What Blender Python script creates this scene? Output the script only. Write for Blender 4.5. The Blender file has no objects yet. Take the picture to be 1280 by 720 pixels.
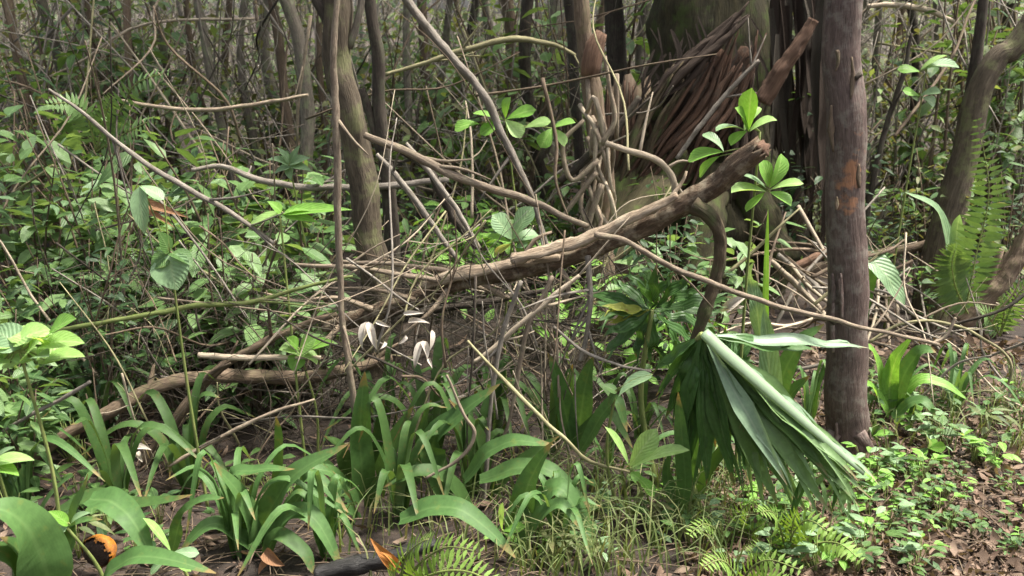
import bpy, math, random
from mathutils import Vector, Matrix, noise
R = random.Random(11)
PI = math.pi
sc = bpy.context.scene
COL = sc.collection

# ------------------------------------------------------------------ camera helpers
PITCH = math.radians(16.0)
CAM = Vector((0, 0, 1.5))
F = 1108.5
FW = Vector((0, math.cos(PITCH), -math.sin(PITCH)))
UP = Vector((0, math.sin(PITCH), math.cos(PITCH)))
RT = Vector((1, 0, 0))
Z = Vector((0, 0, 1))

def ray(px, py):
    return RT * ((px - 640) / F) - UP * ((py - 360) / F) + FW

def P(px, py, Y):
    d = ray(px, py)
    return CAM + d * (Y / d.y)

def proj(v):
    q = v - CAM
    dz = q.dot(FW)
    if dz < 0.05:
        return (-9999, -9999)
    return (640 + F * q.dot(RT) / dz, 360 - F * q.dot(UP) / dz)

def terrain(x, y):
    h = 0.09 * noise.noise(Vector((x * .4, y * .4, 3.1))) + 0.03 * noise.noise(Vector((x * 1.6, y * 1.6, 8.2)))
    k = min(1.0, max(0.0, (y - 3.2) / 2.5))
    h *= 0.35 + 0.65 * k
    if y > 6:
        h += 0.04 * (y - 6) * min(1, (y - 6) / 4)
    # shallow dark hollow under the logs, left of the frame's middle
    h -= 0.12 * math.exp(-(((x + 0.75) / 0.7) ** 2 + ((y - 3.35) / 0.55) ** 2))
    return h

def G(px, py):
    d = ray(px, py)
    t = 0.5
    while t < 40:
        p = CAM + d * t
        if p.z <= terrain(p.x, p.y):
            break
        t += 0.02
    p = CAM + d * t
    return Vector((p.x, p.y, terrain(p.x, p.y)))

def ground_at(x, y):
    return Vector((x, y, terrain(x, y)))

# ------------------------------------------------------------------ mesh builder
def crom(pts, n):
    """points plus values along a Catmull-Rom curve (pts: list of (Vector, value))"""
    m = len(pts)
    if m == 2:
        return [(pts[0][0].lerp(pts[1][0], i / (n - 1)), pts[0][1] + (pts[1][1] - pts[0][1]) * i / (n - 1)) for i in range(n)]
    out = []
    for i in range(n):
        f = i / (n - 1) * (m - 1)
        k = min(int(f), m - 2)
        t = f - k
        p1, p2 = pts[k], pts[k + 1]
        p0 = pts[k - 1] if k > 0 else (p1[0] * 2 - p2[0], p1[1])
        p3 = pts[k + 2] if k + 2 < m else (p2[0] * 2 - p1[0], p2[1])
        c = 0.5 * ((2 * p1[0]) + (p2[0] - p0[0]) * t + (2 * p0[0] - 5 * p1[0] + 4 * p2[0] - p3[0]) * t * t
                   + (3 * p1[0] - p0[0] - 3 * p2[0] + p3[0]) * t ** 3)
        out.append((c, p1[1] + (p2[1] - p1[1]) * t))
    return out

class MB:
    def __init__(s, origin=None):
        s.v, s.f, s.tc = [], [], []
        s.o = origin.copy() if origin is not None else Vector((0, 0, 0))

    def tube(s, pts, sides=8, n=None, rough=0.08, freq=9.0, wob=0.0, flat=1.0, cap=True, ragged=0.0, flatdir=None):
        """pts: list of (Vector, radius); a bumpy tapered limb"""
        if n is None:
            L = sum((pts[i + 1][0] - pts[i][0]).length for i in range(len(pts) - 1))
            n = max(4, min(46, int(L / 0.045) + 2))
        c = crom(pts, n)
        sd = R.random() * 50
        if wob:
            al = [0.0]
            for i in range(1, n):
                al.append(al[-1] + (c[i][0] - c[i - 1][0]).length)
            c = [(p + wob * (noise.noise_vector(Vector((sd, al[i] * 3.5, 0))) + .35 * noise.noise_vector(Vector((sd, al[i] * 11, 5)))), r) for i, (p, r) in enumerate(c)]
        base = len(s.v)
        t0 = (c[1][0] - c[0][0]).normalized()
        if flatdir is not None:
            a = (flatdir - t0 * flatdir.dot(t0)).normalized()
        else:
            a = t0.orthogonal().normalized()
        acc = 0
        for i, (p, r) in enumerate(c):
            t = (c[min(i + 1, n - 1)][0] - c[max(i - 1, 0)][0]).normalized()
            a = (a - t * a.dot(t)).normalized()
            b = t.cross(a)
            if i:
                acc += (p - c[i - 1][0]).length
            for k in range(sides):
                th = 2 * PI * k / sides
                cs, sn = math.cos(th), math.sin(th)
                m = 1 + rough * (noise.noise(Vector((cs * 1.3 + sd, sn * 1.3, acc * freq))) + 0.6 * noise.noise(Vector((cs * 3 + sd, sn * 3, acc * freq * 2.6))))
                q = p + (a * cs + b * sn * flat) * (r * m)
                if ragged and i == n - 1:
                    q += t * ragged * R.uniform(-1, 1)
                s.v.append(q - s.o)
                s.tc.append((cs * r, sn * r, acc + sd))
        for i in range(n - 1):
            for k in range(sides):
                k2 = (k + 1) % sides
                s.f.append((base + i * sides + k, base + i * sides + k2, base + (i + 1) * sides + k2, base + (i + 1) * sides + k))
        if cap:
            for e, (p, r) in ((0, c[0]), (n - 1, c[-1])):
                ci = len(s.v)
                s.v.append(p - s.o + (c[1][0] - c[0][0]).normalized() * (-0.2 * r if e == 0 else 0.0))
                s.tc.append((0, 0, (acc if e else 0) + sd))
                for k in range(sides):
                    k2 = (k + 1) % sides
                    if e == 0:
                        s.f.append((ci, base + k2, base + k))
                    else:
                        s.f.append((ci, base + e * sides + k, base + e * sides + k2))
        return c

    def leaf(s, base, d, nrm, L, W, bend=0.3, fold=0.2, k=2, shape='ovate', twist=0.0):
        d = d.normalized()
        nrm = (nrm - d * nrm.dot(d))
        if nrm.length < 1e-4:
            nrm = d.orthogonal()
        nrm.normalize()
        w = d.cross(nrm)
        p = base.copy()
        rows = []
        step = L / k
        for i in range(k + 1):
            t = i / k
            if shape == 'ovate':
                h = math.sin(PI * min(1, t ** 0.75)) ** 0.8 if 0 < t < 1 else 0
            elif shape == 'obovate':
                h = (t ** 0.9) * (1 - t ** 5) * 1.45 if 0 < t < 1 else 0
            elif shape == 'lance':
                h = math.sin(PI * t ** 0.6) if 0 < t < 1 else 0
            else:
                h = 1 - t
            rows.append((p.copy(), h * W / 2, d.copy(), nrm.copy(), w.copy(), t))
            ang = -bend / k
            q = Matrix.Rotation(ang, 3, w)
            d = (q @ d); nrm = (q @ nrm)
            if twist:
                q2 = Matrix.Rotation(twist / k, 3, d); nrm = q2 @ nrm; w = q2 @ w
            p = p + d * step
        ids = []
        for (p, h, d, nn, w, t) in rows:
            b = len(s.v)
            if h < 1e-5:
                s.v.append(p - s.o); s.tc.append((0, t, 0)); ids.append((b,))
            else:
                s.v.append(p - w * h + nn * fold * h - s.o); s.tc.append((-1, t, 0))
                s.v.append(p - s.o); s.tc.append((0, t, 0))
                s.v.append(p + w * h + nn * fold * h - s.o); s.tc.append((1, t, 0))
                ids.append((b, b + 1, b + 2))
        for A, B in zip(ids, ids[1:]):
            if len(A) == 1 and len(B) == 3:
                s.f.append((A[0], B[1], B[0])); s.f.append((A[0], B[2], B[1]))
            elif len(A) == 3 and len(B) == 1:
                s.f.append((A[0], A[1], B[0])); s.f.append((A[1], A[2], B[0]))
            elif len(A) == 3:
                s.f.append((A[0], A[1], B[1], B[0])); s.f.append((A[1], A[2], B[2], B[1]))

    def strap(s, pts, W, nrm, fold=0.25, n=12, prof='strap', wav=0.0):
        c = crom([(p, 0) for p in pts], n)
        b0 = len(s.v)
        sd = R.random() * 40
        for i, (p, _) in enumerate(c):
            t = i / (n - 1)
            tg = (c[min(i + 1, n - 1)][0] - c[max(i - 1, 0)][0]).normalized()
            nn = nrm - tg * nrm.dot(tg)
            if nn.length < 1e-3:
                nn = tg.orthogonal()
            nn.normalize()
            w = tg.cross(nn)
            if prof == 'strap':
                h = min(1, 0.55 + t * 2.2) * max(0.02, 1 - t ** 3.2) ** 0.8
            elif prof == 'fan':
                h = (t / 0.45 if t < 0.45 else 1 - ((t - 0.45) / 0.55) ** 1.3)
                h = max(0.03, h)
            else:
                h = max(0.03, 1 - t)
            h *= W / 2
            off = nn * (wav * noise.noise(Vector((sd, t * 5, 0))))
            s.v.append(p + off - w * h + nn * fold * h - s.o); s.tc.append((-1, t, 0))
            s.v.append(p + off - s.o); s.tc.append((0, t, 0))
            s.v.append(p + off + w * h + nn * fold * h - s.o); s.tc.append((1, t, 0))
        for i in range(n - 1):
            a = b0 + i * 3
            s.f.append((a, a + 1, a + 4, a + 3)); s.f.append((a + 1, a + 2, a + 5, a + 4))

    def build(s, name, mat, parent=None, smooth=True):
        me = bpy.data.meshes.new(name)
        me.from_pydata([tuple(v) for v in s.v], [], s.f)
        at = me.attributes.new('tc', 'FLOAT_VECTOR', 'POINT')
        at.data.foreach_set('vector', [c for t in s.tc for c in t])
        me.materials.append(mat)
        if smooth:
            me.polygons.foreach_set('use_smooth', [True] * len(me.polygons))
        me.update()
        o = bpy.data.objects.new(name, me)
        COL.objects.link(o)
        if parent is not None:
            o.parent = parent
        else:
            o.location = s.o
        return o

def tag(o, label, cat, group=None):
    o['label'] = label
    o['category'] = cat
    if group:
        o['group'] = group
    return o

def thing(name, loc, label, cat, group=None):
    o = bpy.data.objects.new(name, None)
    o.empty_display_size = 0.1
    COL.objects.link(o)
    o.location = loc
    return tag(o, label, cat, group)

def dup(root, loc, rotz=0.0, scale=1.0, tilt=(0, 0)):
    r = root.copy(); COL.objects.link(r)
    r.location = loc
    r.rotation_euler = (tilt[0], tilt[1], rotz)
    r.scale = (scale,) * 3
    for ch in list(root.children):
        c = ch.copy(); COL.objects.link(c); c.parent = r
        for g in list(ch.children):
            d = g.copy(); COL.objects.link(d); d.parent = c
    return r

# ------------------------------------------------------------------ materials
def _new(name):
    m = bpy.data.materials.new(name); m.use_nodes = True
    nt = m.node_tree; nt.nodes.clear()
    out = nt.nodes.new('ShaderNodeOutputMaterial')
    return m, nt, out

def _ramp(nt, stops, interp='LINEAR'):
    r = nt.nodes.new('ShaderNodeValToRGB')
    r.color_ramp.interpolation = interp
    els = r.color_ramp.elements
    while len(els) < len(stops):
        els.new(0.5)
    for e, (p, c) in zip(els, stops):
        e.position = p; e.color = (*c, 1)
    return r

def _noise(nt, vec, scale, detail=5, rough=0.6, dist=0.0):
    n = nt.nodes.new('ShaderNodeTexNoise')
    n.inputs['Scale'].default_value = scale; n.inputs['Detail'].default_value = detail
    n.inputs['Roughness'].default_value = rough; n.inputs['Distortion'].default_value = dist
    nt.links.new(vec, n.inputs['Vector'])
    return n

def _mix(nt, fac, a, b, blend='MIX'):
    m = nt.nodes.new('ShaderNodeMix'); m.data_type = 'RGBA'; m.blend_type = blend
    for sock, val in ((m.inputs[0], fac), (m.inputs[6], a), (m.inputs[7], b)):
        if isinstance(val, (int, float)):
            sock.default_value = val
        elif isinstance(val, tuple):
            sock.default_value = (*val, 1)
        else:
            nt.links.new(val, sock)
    return m.outputs[2]

def bark(name, c1, c2, c3, streak=0.16, scale=60, bump=0.6, patch=None, patch_amt=0.5, spot=None, rough=0.85, hue=0.12):
    """streaky bark that follows the limb; patch = lichen or moss colour; spot = (centre, size, colour) one bare wound"""
    m, nt, out = _new(name)
    L = nt.links
    at = nt.nodes.new('ShaderNodeAttribute'); at.attribute_name = 'tc'
    mp = nt.nodes.new('ShaderNodeMapping'); mp.inputs['Scale'].default_value = (1, 1, streak)
    L.new(at.outputs['Vector'], mp.inputs['Vector'])
    n1 = _noise(nt, mp.outputs[0], scale, 7, 0.65, 0.3)
    n2 = _noise(nt, at.outputs['Vector'], scale * 0.16, 4, 0.6)
    r1 = _ramp(nt, [(0.28, c1), (0.5, c2), (0.74, c3)])
    L.new(n1.outputs['Fac'], r1.inputs['Fac'])
    oi = nt.nodes.new('ShaderNodeObjectInfo')
    col = r1.outputs['Color']
    vr = _ramp(nt, [(0.3, tuple(x * 0.55 for x in c2)), (0.7, tuple(min(1, x * 1.25) for x in c2))])
    L.new(n2.outputs['Fac'], vr.inputs['Fac'])
    col = _mix(nt, 0.45, col, vr.outputs['Color'])
    nf = _noise(nt, mp.outputs[0], scale * 3.2, 5, 0.7, 0.2)
    rf = _ramp(nt, [(0.3, (0.5, 0.5, 0.5)), (0.5, (1, 1, 1)), (0.72, (1.5, 1.5, 1.5))])
    L.new(nf.outputs['Fac'], rf.inputs['Fac'])
    col = _mix(nt, 0.85, col, rf.outputs['Color'], 'MULTIPLY')
    if patch:
        n3 = _noise(nt, at.outputs['Vector'], scale * 0.3, 6, 0.65)
        r3 = _ramp(nt, [(0.5, (0, 0, 0)), (0.62, (1, 1, 1))])
        L.new(n3.outputs['Fac'], r3.inputs['Fac'])
        mm = nt.nodes.new('ShaderNodeMath'); mm.operation = 'MULTIPLY'; mm.inputs[1].default_value = patch_amt
        L.new(r3.outputs['Color'], mm.inputs[0])
        col = _mix(nt, mm.outputs[0], col, patch)
    if spot:
        cen, size, scol = spot
        geo = nt.nodes.new('ShaderNodeNewGeometry')
        nz = _noise(nt, geo.outputs['Position'], 22, 4, 0.6)
        sub = nt.nodes.new('ShaderNodeVectorMath'); sub.operation = 'SUBTRACT'; sub.inputs[1].default_value = cen
        L.new(geo.outputs['Position'], sub.inputs[0])
        dv = nt.nodes.new('ShaderNodeVectorMath'); dv.operation = 'DIVIDE'; dv.inputs[1].default_value = size
        L.new(sub.outputs[0], dv.inputs[0])
        ln = nt.nodes.new('ShaderNodeVectorMath'); ln.operation = 'LENGTH'
        L.new(dv.outputs[0], ln.inputs[0])
        ad = nt.nodes.new('ShaderNodeMath'); ad.operation = 'MULTIPLY_ADD'; ad.inputs[1].default_value = 4.0; 
        L.new(nz.outputs['Fac'], ad.inputs[0]); L.new(ln.outputs['Value'], ad.inputs[2])
        rs = _ramp(nt, [(0.0, (1, 1, 1)), (1.0, (0, 0, 0))])
        mr = nt.nodes.new('ShaderNodeMapRange'); mr.inputs[1].default_value = 2.45; mr.inputs[2].default_value = 3.0
        L.new(ad.outputs[0], mr.inputs[0]); L.new(mr.outputs[0], rs.inputs['Fac'])
        sc2 = _mix(nt, n1.outputs['Fac'], tuple(x * 0.6 for x in scol), scol)
        col = _mix(nt, rs.outputs['Color'], col, sc2)
    # each piece slightly lighter or darker
    hs = nt.nodes.new('ShaderNodeHueSaturation')
    mv = nt.nodes.new('ShaderNodeMapRange'); mv.inputs[3].default_value = 1 - hue * 2; mv.inputs[4].default_value = 1 + hue * 2
    L.new(oi.outputs['Random'], mv.inputs[0]); L.new(mv.outputs[0], hs.inputs['Value'])
    L.new(col, hs.inputs['Color'])
    b = nt.nodes.new('ShaderNodeBsdfPrincipled')
    b.inputs['Roughness'].default_value = rough
    b.inputs['Specular IOR Level'].default_value = 0.25
    L.new(hs.outputs['Color'], b.inputs['Base Color'])
    bp = nt.nodes.new('ShaderNodeBump'); bp.inputs['Strength'].default_value = bump; bp.inputs['Distance'].default_value = 0.012
    hm = nt.nodes.new('ShaderNodeMath'); hm.operation = 'MULTIPLY_ADD'; hm.inputs[1].default_value = 0.5
    L.new(nf.outputs['Fac'], hm.inputs[0]); L.new(n1.outputs['Fac'], hm.inputs[2])
    L.new(hm.outputs[0], bp.inputs['Height']); L.new(bp.outputs[0], b.inputs['Normal'])
    L.new(b.outputs[0], out.inputs['Surface'])
    return m

def leafmat(name, cols, vein=None, trans=0.3, rough=0.45, spec=0.5, back=0.25, spots=None, stripes=0, tip=None):
    m, nt, out = _new(name)
    L = nt.links
    at = nt.nodes.new('ShaderNodeAttribute'); at.attribute_name = 'tc'
    geo = nt.nodes.new('ShaderNodeNewGeometry')
    oi = nt.nodes.new('ShaderNodeObjectInfo')
    ad = nt.nodes.new('ShaderNodeMath'); ad.operation = 'MULTIPLY_ADD'; ad.inputs[1].default_value = 0.7
    ml = nt.nodes.new('ShaderNodeMath'); ml.operation = 'MULTIPLY'; ml.inputs[1].default_value = 0.3
    L.new(oi.outputs['Random'], ml.inputs[0])
    L.new(geo.outputs['Random Per Island'], ad.inputs[0]); L.new(ml.outputs[0], ad.inputs[2])
    k = len(cols) - 1
    r = _ramp(nt, [(i / k, c) for i, c in enumerate(cols)])
    L.new(ad.outputs[0], r.inputs['Fac'])
    nz = _noise(nt, geo.outputs['Position'], 55, 4, 0.6)
    col = _mix(nt, nz.outputs['Fac'], tuple([0.55] * 3), tuple([1.35] * 3))
    col = _mix(nt, 1.0, r.outputs['Color'], col, 'MULTIPLY')
    sx = nt.nodes.new('ShaderNodeSeparateXYZ'); L.new(at.outputs['Vector'], sx.inputs[0])
    ab = nt.nodes.new('ShaderNodeMath'); ab.operation = 'ABSOLUTE'; L.new(sx.outputs['X'], ab.inputs[0])
    if vein:
        rv = _ramp(nt, [(0.0, (1, 1, 1)), (0.16, (0, 0, 0))])
        L.new(ab.outputs[0], rv.inputs['Fac'])
        mm = nt.nodes.new('ShaderNodeMath'); mm.operation = 'MULTIPLY'; mm.inputs[1].default_value = 0.55
        L.new(rv.outputs['Color'], mm.inputs[0])
        col = _mix(nt, mm.outputs[0], col, vein)
    bmp = None
    if stripes:
        wv = nt.nodes.new('ShaderNodeMath'); wv.operation = 'MULTIPLY'; wv.inputs[1].default_value = stripes
        L.new(sx.outputs['X'], wv.inputs[0])
        sn = nt.nodes.new('ShaderNodeMath'); sn.operation = 'SINE'; L.new(wv.outputs[0], sn.inputs[0])
        hgt = sn.outputs[0]
    else:
        # side veins slanting towards the tip
        v1 = nt.nodes.new('ShaderNodeMath'); v1.operation = 'MULTIPLY_ADD'; v1.inputs[1].default_value = -0.35
        L.new(ab.outputs[0], v1.inputs[0]); L.new(sx.outputs['Y'], v1.inputs[2])
        v2 = nt.nodes.new('ShaderNodeMath'); v2.operation = 'MULTIPLY'; v2.inputs[1].default_value = 55
        L.new(v1.outputs[0], v2.inputs[0])
        sn = nt.nodes.new('ShaderNodeMath'); sn.operation = 'SINE'; L.new(v2.outputs[0], sn.inputs[0])
        hgt = sn.outputs[0]
    bmp = nt.nodes.new('ShaderNodeBump'); bmp.inputs['Strength'].default_value = 0.03 if stripes > 15 else 0.25; bmp.inputs['Distance'].default_value = 0.004
    L.new(hgt, bmp.inputs['Height'])
    if spots:
        ns = _noise(nt, geo.outputs['Position'], 26, 4, 0.7)
        rs = _ramp(nt, [(0.58, (0, 0, 0)), (0.68, (1, 1, 1))])
        L.new(ns.outputs['Fac'], rs.inputs['Fac'])
        ms = nt.nodes.new('ShaderNodeMath'); ms.operation = 'MULTIPLY'; ms.inputs[1].default_value = 0.7
        L.new(rs.outputs['Color'], ms.inputs[0])
        col = _mix(nt, ms.outputs[0], col, spots)
    if tip:
        # withered brown tip and torn-looking edge
        nt_ = _noise(nt, geo.outputs['Position'], 40, 3, 0.6)
        ty = nt.nodes.new('ShaderNodeMath'); ty.operation = 'MULTIPLY_ADD'; ty.inputs[1].default_value = .3
        L.new(nt_.outputs['Fac'], ty.inputs[0]); L.new(sx.outputs['Y'], ty.inputs[2])
        rt_ = _ramp(nt, [(0.0, (0, 0, 0)), (1.0, (1, 1, 1))])
        mr_ = nt.nodes.new('ShaderNodeMapRange'); mr_.inputs[1].default_value = 1.04; mr_.inputs[2].default_value = 1.13
        L.new(ty.outputs[0], mr_.inputs[0])
        col = _mix(nt, mr_.outputs[0], col, tip)
    # the underside of a leaf is paler
    bk = nt.nodes.new('ShaderNodeMath'); bk.operation = 'MULTIPLY'; bk.inputs[1].default_value = back
    L.new(geo.outputs['Backfacing'], bk.inputs[0])
    col = _mix(nt, bk.outputs[0], col, tuple(min(1, x * 1.5 + 0.06) for x in cols[-1]))
    hs = nt.nodes.new('ShaderNodeHueSaturation'); hs.inputs['Saturation'].default_value = 1.0; L.new(col, hs.inputs['Color']); col = hs.outputs[0]
    b = nt.nodes.new('ShaderNodeBsdfPrincipled')
    b.inputs['Roughness'].default_value = rough + .06
    b.inputs['Specular IOR Level'].default_value = spec * .7
    L.new(col, b.inputs['Base Color']); L.new(bmp.outputs[0], b.inputs['Normal'])
    tr = nt.nodes.new('ShaderNodeBsdfTranslucent')
    tcol = _mix(nt, 1.0, col, (1.5, 1.4, 0.6), 'MULTIPLY')
    L.new(tcol, tr.inputs['Color'])
    mx = nt.nodes.new('ShaderNodeMixShader'); mx.inputs[0].default_value = trans
    L.new(b.outputs[0], mx.inputs[1]); L.new(tr.outputs[0], mx.inputs[2])
    L.new(mx.outputs[0], out.inputs['Surface'])
    return m

M = {}
T1C = P(1056, 222, 3.05)
M['purple'] = bark('smooth_purple_bark', (0.042, 0.029, 0.025), (0.105, 0.074, 0.064), (0.21, 0.157, 0.134), streak=0.14, scale=75, bump=0.6,
                   patch=(0.21, 0.19, 0.16), patch_amt=0.5, spot=(tuple(T1C + Vector((0.0, -0.07, 0))), (0.036, 0.05, 0.105), (0.36, 0.18, 0.10)), rough=0.62)
M['grey'] = bark('grey_bark', (0.06, 0.05, 0.038), (0.14, 0.12, 0.095), (0.27, 0.24, 0.19), patch=(0.20, 0.24, 0.12), patch_amt=0.45)
M['mossy'] = bark('mossy_bark', (0.016, 0.014, 0.007), (0.042, 0.037, 0.018), (0.085, 0.072, 0.035), scale=34, patch=(0.055, 0.08, 0.018), patch_amt=0.75, bump=0.9)
M['mossgrey'] = bark('mossy_brown_bark', (0.03, 0.023, 0.016), (0.085, 0.067, 0.046), (0.17, 0.14, 0.10), scale=40, patch=(0.15, 0.16, 0.07), patch_amt=0.6, bump=1.0)
M['mossbrown'] = bark('mossy_root_bark', (0.025, 0.02, 0.012), (0.08, 0.06, 0.035), (0.17, 0.13, 0.08), scale=36, patch=(0.06, 0.085, 0.025), patch_amt=0.7, bump=1.0)
M['dark'] = bark('dark_bark', (0.018, 0.014, 0.011), (0.045, 0.036, 0.028), (0.10, 0.085, 0.065), patch=(0.09, 0.10, 0.06), patch_amt=0.3)
M['brown'] = bark('brown_bark', (0.05, 0.034, 0.023), (0.12, 0.087, 0.06), (0.24, 0.185, 0.135), patch=(0.13, 0.13, 0.06), patch_amt=0.3)
M['log'] = bark('weathered_log_bark', (0.08, 0.056, 0.038), (0.26, 0.20, 0.14), (0.50, 0.42, 0.32), streak=0.12, scale=55, bump=1.0, patch=(0.36, 0.30, 0.22), patch_amt=0.6)
M['logdark'] = bark('shaded_log_bark', (0.025, 0.017, 0.012), (0.10, 0.068, 0.044), (0.27, 0.195, 0.13), streak=0.3, scale=70, bump=1.0, patch=(0.33, 0.28, 0.20), patch_amt=0.6)  # brown bark darkened to paint in the log's shaded underside
M['pale'] = bark('pale_dry_wood', (0.20, 0.16, 0.115), (0.36, 0.30, 0.22), (0.52, 0.45, 0.35), streak=0.08, scale=90, bump=0.5, patch=(0.20, 0.16, 0.12), patch_amt=0.4)
M['tan'] = bark('tan_twig_bark', (0.09, 0.068, 0.048), (0.20, 0.157, 0.115), (0.36, 0.295, 0.22), scale=90, bump=0.5, patch=(0.30, 0.27, 0.18), patch_amt=0.4)
M['greystick'] = bark('grey_stick_bark', (0.10, 0.085, 0.07), (0.21, 0.185, 0.155), (0.36, 0.33, 0.28), scale=90, bump=0.5, patch=(0.12, 0.10, 0.07), patch_amt=0.4)
M['red'] = bark('reddish_dead_wood', (0.045, 0.026, 0.017), (0.13, 0.076, 0.05), (0.25, 0.16, 0.105), streak=0.05, scale=55, bump=1.0)
M['slab'] = bark('dark_red_dead_wood', (0.024, 0.014, 0.009), (0.075, 0.042, 0.027), (0.17, 0.10, 0.065), streak=0.05, scale=70, bump=1.0, patch=(0.05, 0.04, 0.03), patch_amt=0.5)
M['green_stem'] = bark('green_stem_skin', (0.08, 0.11, 0.03), (0.15, 0.19, 0.055), (0.24, 0.27, 0.10), streak=0.1, scale=60, bump=0.2, patch=(0.24, 0.22, 0.09), patch_amt=0.4, rough=0.6)
M['olive'] = bark('olive_twig_bark', (0.12, 0.11, 0.06), (0.23, 0.21, 0.115), (0.38, 0.35, 0.21), scale=90, bump=0.3)
M['fibre'] = bark('dead_frond_fibre', (0.02, 0.014, 0.010), (0.05, 0.035, 0.026), (0.11, 0.08, 0.06), streak=0.03, scale=80, bump=0.8)
M['charred'] = bark('wet_black_wood', (0.008, 0.008, 0.008), (0.02, 0.019, 0.018), (0.05, 0.045, 0.045), rough=0.4)

M['leaf_mid'] = leafmat('mid_green_leaf', [(0.022, 0.055, 0.018), (0.045, 0.10, 0.03), (0.08, 0.155, 0.04), (0.10, 0.18, 0.055)], vein=(0.14, 0.22, 0.08), spots=(0.11, 0.11, 0.03))
M['leaf_dark'] = leafmat('dark_glossy_leaf', [(0.012, 0.032, 0.012), (0.025, 0.06, 0.02), (0.05, 0.10, 0.032)], vein=(0.08, 0.14, 0.05), rough=0.36)
M['leaf_pale'] = leafmat('pale_waxy_leaf', [(0.10, 0.18, 0.09), (0.16, 0.26, 0.13), (0.22, 0.33, 0.18)], vein=(0.3, 0.4, 0.22), rough=0.4, spec=0.6)
M['leaf_bright'] = leafmat('bright_lit_leaf', [(0.22, 0.38, 0.09), (0.28, 0.45, 0.14), (0.34, 0.50, 0.20)], vein=(0.42, 0.55, 0.26), trans=0.4, rough=0.4)  # bright green, with sheen and sun dapple painted into the colour
M['leaf_fresh'] = leafmat('fresh_green_leaf', [(0.11, 0.24, 0.035), (0.16, 0.33, 0.055), (0.22, 0.40, 0.09)], vein=(0.3, 0.45, 0.14), trans=0.35, rough=0.4)
M['leaf_olive'] = leafmat('olive_leaf', [(0.04, 0.065, 0.022), (0.085, 0.12, 0.04), (0.14, 0.165, 0.065), (0.17, 0.15, 0.075)], spots=(0.15, 0.11, 0.06))
M['leaf_fargreen'] = leafmat('light_undergrowth_leaf', [(0.06, 0.12, 0.03), (0.10, 0.17, 0.05), (0.15, 0.23, 0.07), (0.19, 0.24, 0.09)])
M['leaf_sheen'] = leafmat('broad_sheen_leaf', [(0.05, 0.11, 0.035), (0.09, 0.17, 0.05), (0.13, 0.22, 0.075), (0.17, 0.26, 0.12)], vein=(0.18, 0.28, 0.12), rough=0.36, spec=0.6)
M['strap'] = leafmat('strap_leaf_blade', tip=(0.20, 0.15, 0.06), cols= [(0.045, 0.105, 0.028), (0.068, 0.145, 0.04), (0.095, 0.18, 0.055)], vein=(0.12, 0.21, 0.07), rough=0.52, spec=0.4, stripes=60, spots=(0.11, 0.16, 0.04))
M['strap_dark'] = leafmat('deep_green_shaded_blade', tip=(0.18, 0.13, 0.05), cols= [(0.035, 0.08, 0.02), (0.05, 0.105, 0.026), (0.07, 0.13, 0.034)], spots=(0.10, 0.10, 0.03), rough=0.52, spec=0.4, stripes=60)  # deep green; also paints shade into the clumps of the hollow
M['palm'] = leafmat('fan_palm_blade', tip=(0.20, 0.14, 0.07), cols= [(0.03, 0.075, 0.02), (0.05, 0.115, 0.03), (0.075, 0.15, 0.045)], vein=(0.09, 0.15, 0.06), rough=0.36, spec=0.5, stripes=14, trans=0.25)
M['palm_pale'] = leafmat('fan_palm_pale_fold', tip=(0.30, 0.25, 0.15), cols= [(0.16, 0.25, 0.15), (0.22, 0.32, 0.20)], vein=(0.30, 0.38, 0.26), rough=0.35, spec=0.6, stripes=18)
M['palm_lit'] = leafmat('lit_fan_palm_blade', tip=(0.24, 0.18, 0.10), cols= [(0.10, 0.175, 0.065), (0.135, 0.225, 0.085), (0.165, 0.26, 0.11)], vein=(0.14, 0.21, 0.10), rough=0.36, spec=0.55, stripes=16, trans=0.3)  # lit copy of the palm blade, light painted in as paler green
M['yellow'] = leafmat('yellowing_blade', [(0.26, 0.30, 0.05), (0.34, 0.36, 0.07)], vein=(0.35, 0.35, 0.1), spots=(0.22, 0.13, 0.04), stripes=10)
M['dry_white'] = leafmat('bleached_dead_leaf', [(0.32, 0.27, 0.23), (0.48, 0.43, 0.37), (0.60, 0.55, 0.48)], vein=(0.25, 0.18, 0.13), trans=0.15, rough=0.7, spec=0.2, spots=(0.22, 0.15, 0.11))
M['dry_brown'] = leafmat('dead_brown_leaf', [(0.10, 0.055, 0.03), (0.22, 0.12, 0.065), (0.36, 0.22, 0.12)], trans=0.15, rough=0.75, spec=0.2)
M['dry_orange'] = leafmat('orange_dead_leaf', [(0.30, 0.12, 0.03), (0.38, 0.17, 0.05)], trans=0.2, rough=0.6, spec=0.3)
M['litter'] = leafmat('fallen_leaf_mix', [(0.025, 0.018, 0.013), (0.065, 0.044, 0.031), (0.115, 0.078, 0.055), (0.16, 0.108, 0.078), (0.23, 0.17, 0.125), (0.10, 0.06, 0.042), (0.34, 0.275, 0.21)], trans=0.12, rough=0.7, spec=0.3, back=0.1)
M['fern'] = leafmat('fern_pinna', [(0.09, 0.17, 0.05), (0.13, 0.22, 0.07), (0.17, 0.27, 0.10)], trans=0.25, rough=0.4, spec=.6)
M['fern_light'] = leafmat('light_fern_pinna', [(0.12, 0.21, 0.035), (0.17, 0.28, 0.055), (0.22, 0.34, 0.08)], trans=0.3, rough=0.45)
M['canopy'] = leafmat('canopy_leaf', [(0.03, 0.07, 0.02), (0.06, 0.11, 0.03), (0.10, 0.16, 0.04)], trans=0.35)
M['grass'] = leafmat('grass_blade', [(0.06, 0.10, 0.025), (0.10, 0.15, 0.04), (0.16, 0.19, 0.07), (0.26, 0.24, 0.12)], trans=0.3, stripes=6)

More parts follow.
